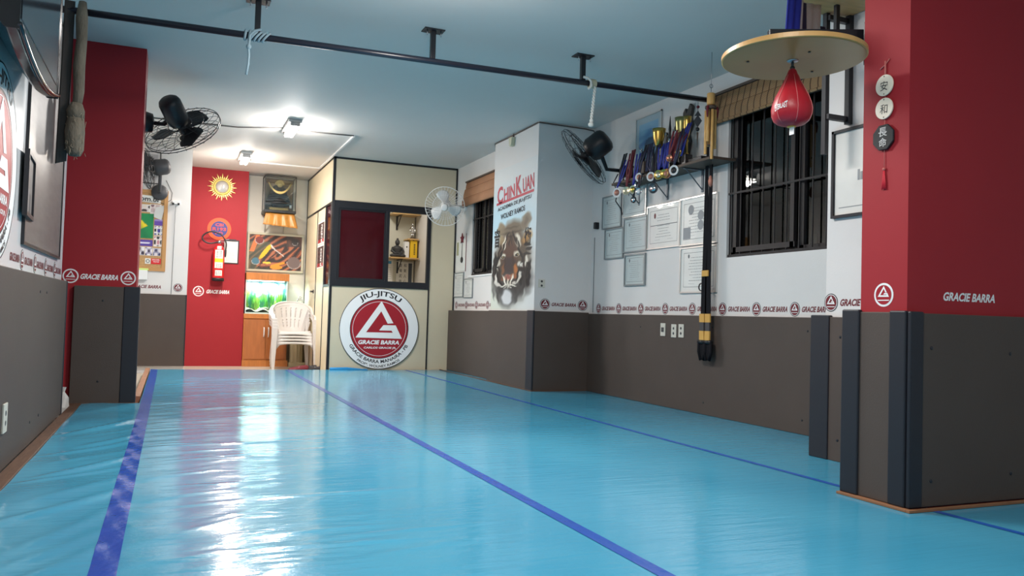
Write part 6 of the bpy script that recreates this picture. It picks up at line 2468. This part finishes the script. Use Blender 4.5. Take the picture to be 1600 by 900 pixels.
def make_chair(cx, cy, z0):
    t = thing('plastic_chair', 'lowest white plastic armchair of the stack, feet on the tiles', 'chair', (cx, cy, z0), 'stacked white plastic chairs')
    SH = .43
    def P(x, y, z):
        return Vector((cx + x, cy + y, z0 + z))
    # seat: gently dished, rounded front edge
    vs, fs = [], []
    nx, ny = 12, 10
    for j in range(ny + 1):
        v_ = j / ny
        for i in range(nx + 1):
            u_ = i / nx * 2 - 1
            hw = .235 - .03 * v_
            y = -.22 + .42 * v_
            z = SH - .012 * (1 - u_ * u_) - .02 * v_
            if v_ < .12:
                z -= (.12 - v_) ** 2 * 3.2
            vs.append(P(u_ * hw, y - (.02 * (1 - u_ * u_) if v_ < .2 else 0), z))
    for j in range(ny):
        for i in range(nx):
            k = j * (nx + 1) + i
            fs.append((k, k + 1, k + nx + 2, k + nx + 1))
    G().add(vs, fs, 0, True).build('seat', CHM, t, solid=.008)
    # front apron
    vs, fs = [], []
    for i in range(13):
        u_ = i / 12 * 2 - 1
        vs.append(P(u_ * .245, -.235 - .02 * (1 - u_ * u_), SH - .03))
        vs.append(P(u_ * .250, -.237 - .02 * (1 - u_ * u_), SH - .085 + .03 * (1 - u_ * u_) * 1.0 - (.05 if abs(u_) > .9 else 0)))
    G().add(vs, [(2 * i, 2 * i + 2, 2 * i + 3, 2 * i + 1) for i in range(12)], 0, True).build('apron', CHM, t, solid=.008)
    # backrest: curved panel with two rows of slots
    vs, fs = [], []
    nx, ny = 56, 24
    def back(u_, v_):
        hw = .155 + .10 * v_ ** 1.4
        top = .84 - .045 * u_ * u_ - .03 * abs(u_) ** 6
        zz = SH - .03 + (top - SH + .03) * v_
        y = .20 + .09 * v_ - .13 * (u_ * u_) * (.3 + .7 * v_)
        return P(u_ * hw, y, zz)
    for j in range(ny + 1):
        for i in range(nx + 1):
            vs.append(back(i / nx * 2 - 1, j / ny))
    for j in range(ny):
        for i in range(nx):
            u_ = (i + .5) / nx * 2 - 1
            v_ = (j + .5) / ny
            slot = i % 9 in (1, 2) and 8 < i < 48
            if slot and (.16 < v_ < .42 or .52 < v_ < .80):
                continue
            k = j * (nx + 1) + i
            fs.append((k, k + 1, k + nx + 2, k + nx + 1))
    G().add(vs, fs, 0, True).build('backrest', CHM, t, solid=.009)
    # top rail
    G().tube([back(i / 20 * 2 - 1, 1.0) for i in range(21)], .012, 8).build('top_rail', CHM, t)
    for s in (-1, 1):
        # armrest: broad strap sweeping forward from the back and down to the front leg
        cl = smooth_pts([(s * .245, .17, .79), (s * .285, .10, .735), (s * .30, -.02, .675), (s * .30, -.14, .655), (s * .292, -.225, .63), (s * .285, -.265, .56)], 4)
        vs, fs = [], []
        for q, p in enumerate(cl):
            tt = q / (len(cl) - 1)
            wd = .020 + .012 * math.sin(PI * tt)
            vs += [P(p.x - s * wd, p.y, p.z), P(p.x + s * wd, p.y, p.z + .0), P(p.x + s * (wd + .006), p.y, p.z - .030), P(p.x - s * (wd - .012), p.y, p.z - .008)]
        for q in range(len(cl) - 1):
            for k in range(4):
                k2 = (k + 1) % 4
                fs.append((q * 4 + k, q * 4 + k2, (q + 1) * 4 + k2, (q + 1) * 4 + k))
        G().add(vs, fs, 0, True).build('armrest', CHM, t, bevel=.003)
        # side panel edge between arm and seat
        G().tube(smooth_pts([(cx + s * .215, cy + .16, z0 + .44), (cx + s * .225, cy + .15, z0 + .56), (cx + s * .25, cy + .12, z0 + .68)], 4), .012, 6).build('arm_support', CHM, t)
        # legs
        for (fx, fy, tx, ty, tz, nm) in ((s * .292, -.275, s * .278, -.255, .60, 'leg'), (s * .255, .275, s * .215, .19, .47, 'leg')):
            vs = []
            for (x, y, z, a_, b_) in ((fx, fy, 0.0, .017, .017), ((fx + tx) / 2, (fy + ty) / 2, tz / 2, .027, .024), (tx, ty, tz, .036, .030)):
                vs += [P(x - a_, y - b_, z), P(x + a_, y - b_, z), P(x + a_, y + b_, z), P(x - a_, y + b_, z)]
            fs = [(3, 2, 1, 0), (8, 9, 10, 11)]
            for q in range(2):
                for k in range(4):
                    k2 = (k + 1) % 4
                    fs.append((q * 4 + k, q * 4 + k2, q * 4 + 4 + k2, q * 4 + 4 + k))
            G().add(vs, fs).build(nm, CHM, t, bevel=.005)
    return t


ch0 = make_chair(1.625, 12.02, FT)
for k, lb in ((1, 'second white plastic armchair up from the tiles in the stack'), (2, 'third white plastic armchair up in the stack'), (3, 'topmost white plastic armchair of the stack')):
    copy_thing(ch0, (1.625 - .004 * k, 12.02 + .004 * k, FT + .043 * k), lb)

# shoes by the chair legs
def shoe(label, x, y, rz, m1, m2):
    t = thing('shoe', label, 'shoe', (x, y, FT), 'shoes by the chair stack', rz=rz)
    W = WM[t.name]
    def L(a):
        return [W @ Vector(p) for p in a]
    vs, fs = [], []
    ring = 10
    secs = [(-.13, .030, .055), (-.10, .038, .075), (-.04, .036, .070), (.03, .040, .058), (.09, .043, .045), (.13, .034, .034), (.15, .012, .022)]
    for (xx, w2, h_) in secs:
        for k in range(ring):
            an = 2 * PI * k / ring
            vs.append((xx, w2 * math.cos(an), .022 + max(-.004, h_ * .5 + h_ * .5 * math.sin(an))))
    for i in range(len(secs) - 1):
        for k in range(ring):
            k2 = (k + 1) % ring
            fs.append((i * ring + k, i * ring + k2, (i + 1) * ring + k2, (i + 1) * ring + k))
    fs.append(tuple(reversed(range(ring))))
    fs.append(tuple((len(secs) - 1) * ring + k for k in range(ring)))
    G().add(L(vs), fs, 0, True).build('upper', m1, t)
    out = [(-.135, -.03), (-.06, -.035), (.04, -.042), (.10, -.045), (.15, -.025), (.165, 0), (.15, .025), (.10, .045), (.04, .042), (-.06, .035), (-.135, .03)]
    g = G()
    g.prism(L([(a, b_, 0) for a, b_ in out]), (0, 0, .024))
    g.build('sole', m2, t)
    g = G()
    for k in range(4):
        g.tube(L([(.0 + .022 * k, -.02, .080 - .008 * k), (.008 + .022 * k, .02, .080 - .008 * k)]), .003, 5)
    g.build('laces', WHT, t)
    return t


SH1 = mat('maroon_shoe', (104, 30, 44), .6)
SH2 = mat('black_shoe', (34, 30, 34), .6)
shoe('maroon sneaker in front, left of its pair by the chair legs', 1.62, 11.30, 3.5, SH1, WHTP)
shoe('maroon sneaker right of its pair by the chair legs', 1.66, 11.52, 3.3, SH1, WHTP)
shoe('black and red sneaker under the right chair leg', 1.86, 11.36, 2.6, SH2, BLKP)
shoe('dark sneaker furthest right beside the booth wall', 1.84, 11.62, 2.9, SH2, REDD)

# folded end of tarpaulin against the booth
g = G()
g.tube([(1.93, 10.70, .014), (2.15, 10.705, .016), (2.34, 10.71, .010)], [.016, .018, .006], 8)
g.box((1.93, 10.66, .002), (2.42, 10.735, .012))
tag(g.build('tarp_fold', mat('tarp_blue', (40, 140, 200), .35), bevel=.003), 'folded strip of bright blue tarpaulin at the foot of the booth', 'tarpaulin')

# tangled cord hooked under the rack
g = G()
rr = random.Random(21)
P = []
for k in range(15):
    P.append((3.20 + rr.uniform(-.13, .12), 3.50 + rr.uniform(-.03, .03), 2.20 + rr.uniform(-.11, .10)))
g.tube(smooth_pts([(3.33, 3.50, 2.27)] + P + [(3.325, 3.50, 2.25)], 8), .0045, 5)
g2 = g.build('skipping_rope', BLKP)
tag(g2, 'tangled thin dark skipping rope hooked on the rack behind the punching ball', 'rope')

# white bag in the gap between the left wall's end and the red column
p = PX(98, 612, y=6.80)
g = G()
rr = random.Random(2)
prof_ = [(.020, 0), (.040, .02), (.045, .09), (.036, .16), (.014, .20), (.022, .235)]
vs, fs = [], []
for (r_, h_) in prof_:
    for k in range(12):
        q = r_ * (1 + rr.uniform(-.18, .18))
        vs.append((p.x + q * math.cos(2 * PI * k / 12), 6.80 + q * math.sin(2 * PI * k / 12), FT + h_))
for i in range(len(prof_) - 1):
    for k in range(12):
        k2 = (k + 1) % 12
        fs.append((i * 12 + k, i * 12 + k2, (i + 1) * 12 + k2, (i + 1) * 12 + k))
fs.append(tuple(reversed(range(12))))
g.add(vs, fs)
tag(g.build('white_bag', mat('bag_white', (214, 210, 206), .6)), 'small crumpled white bag on the floor between left wall and red column', 'bag')
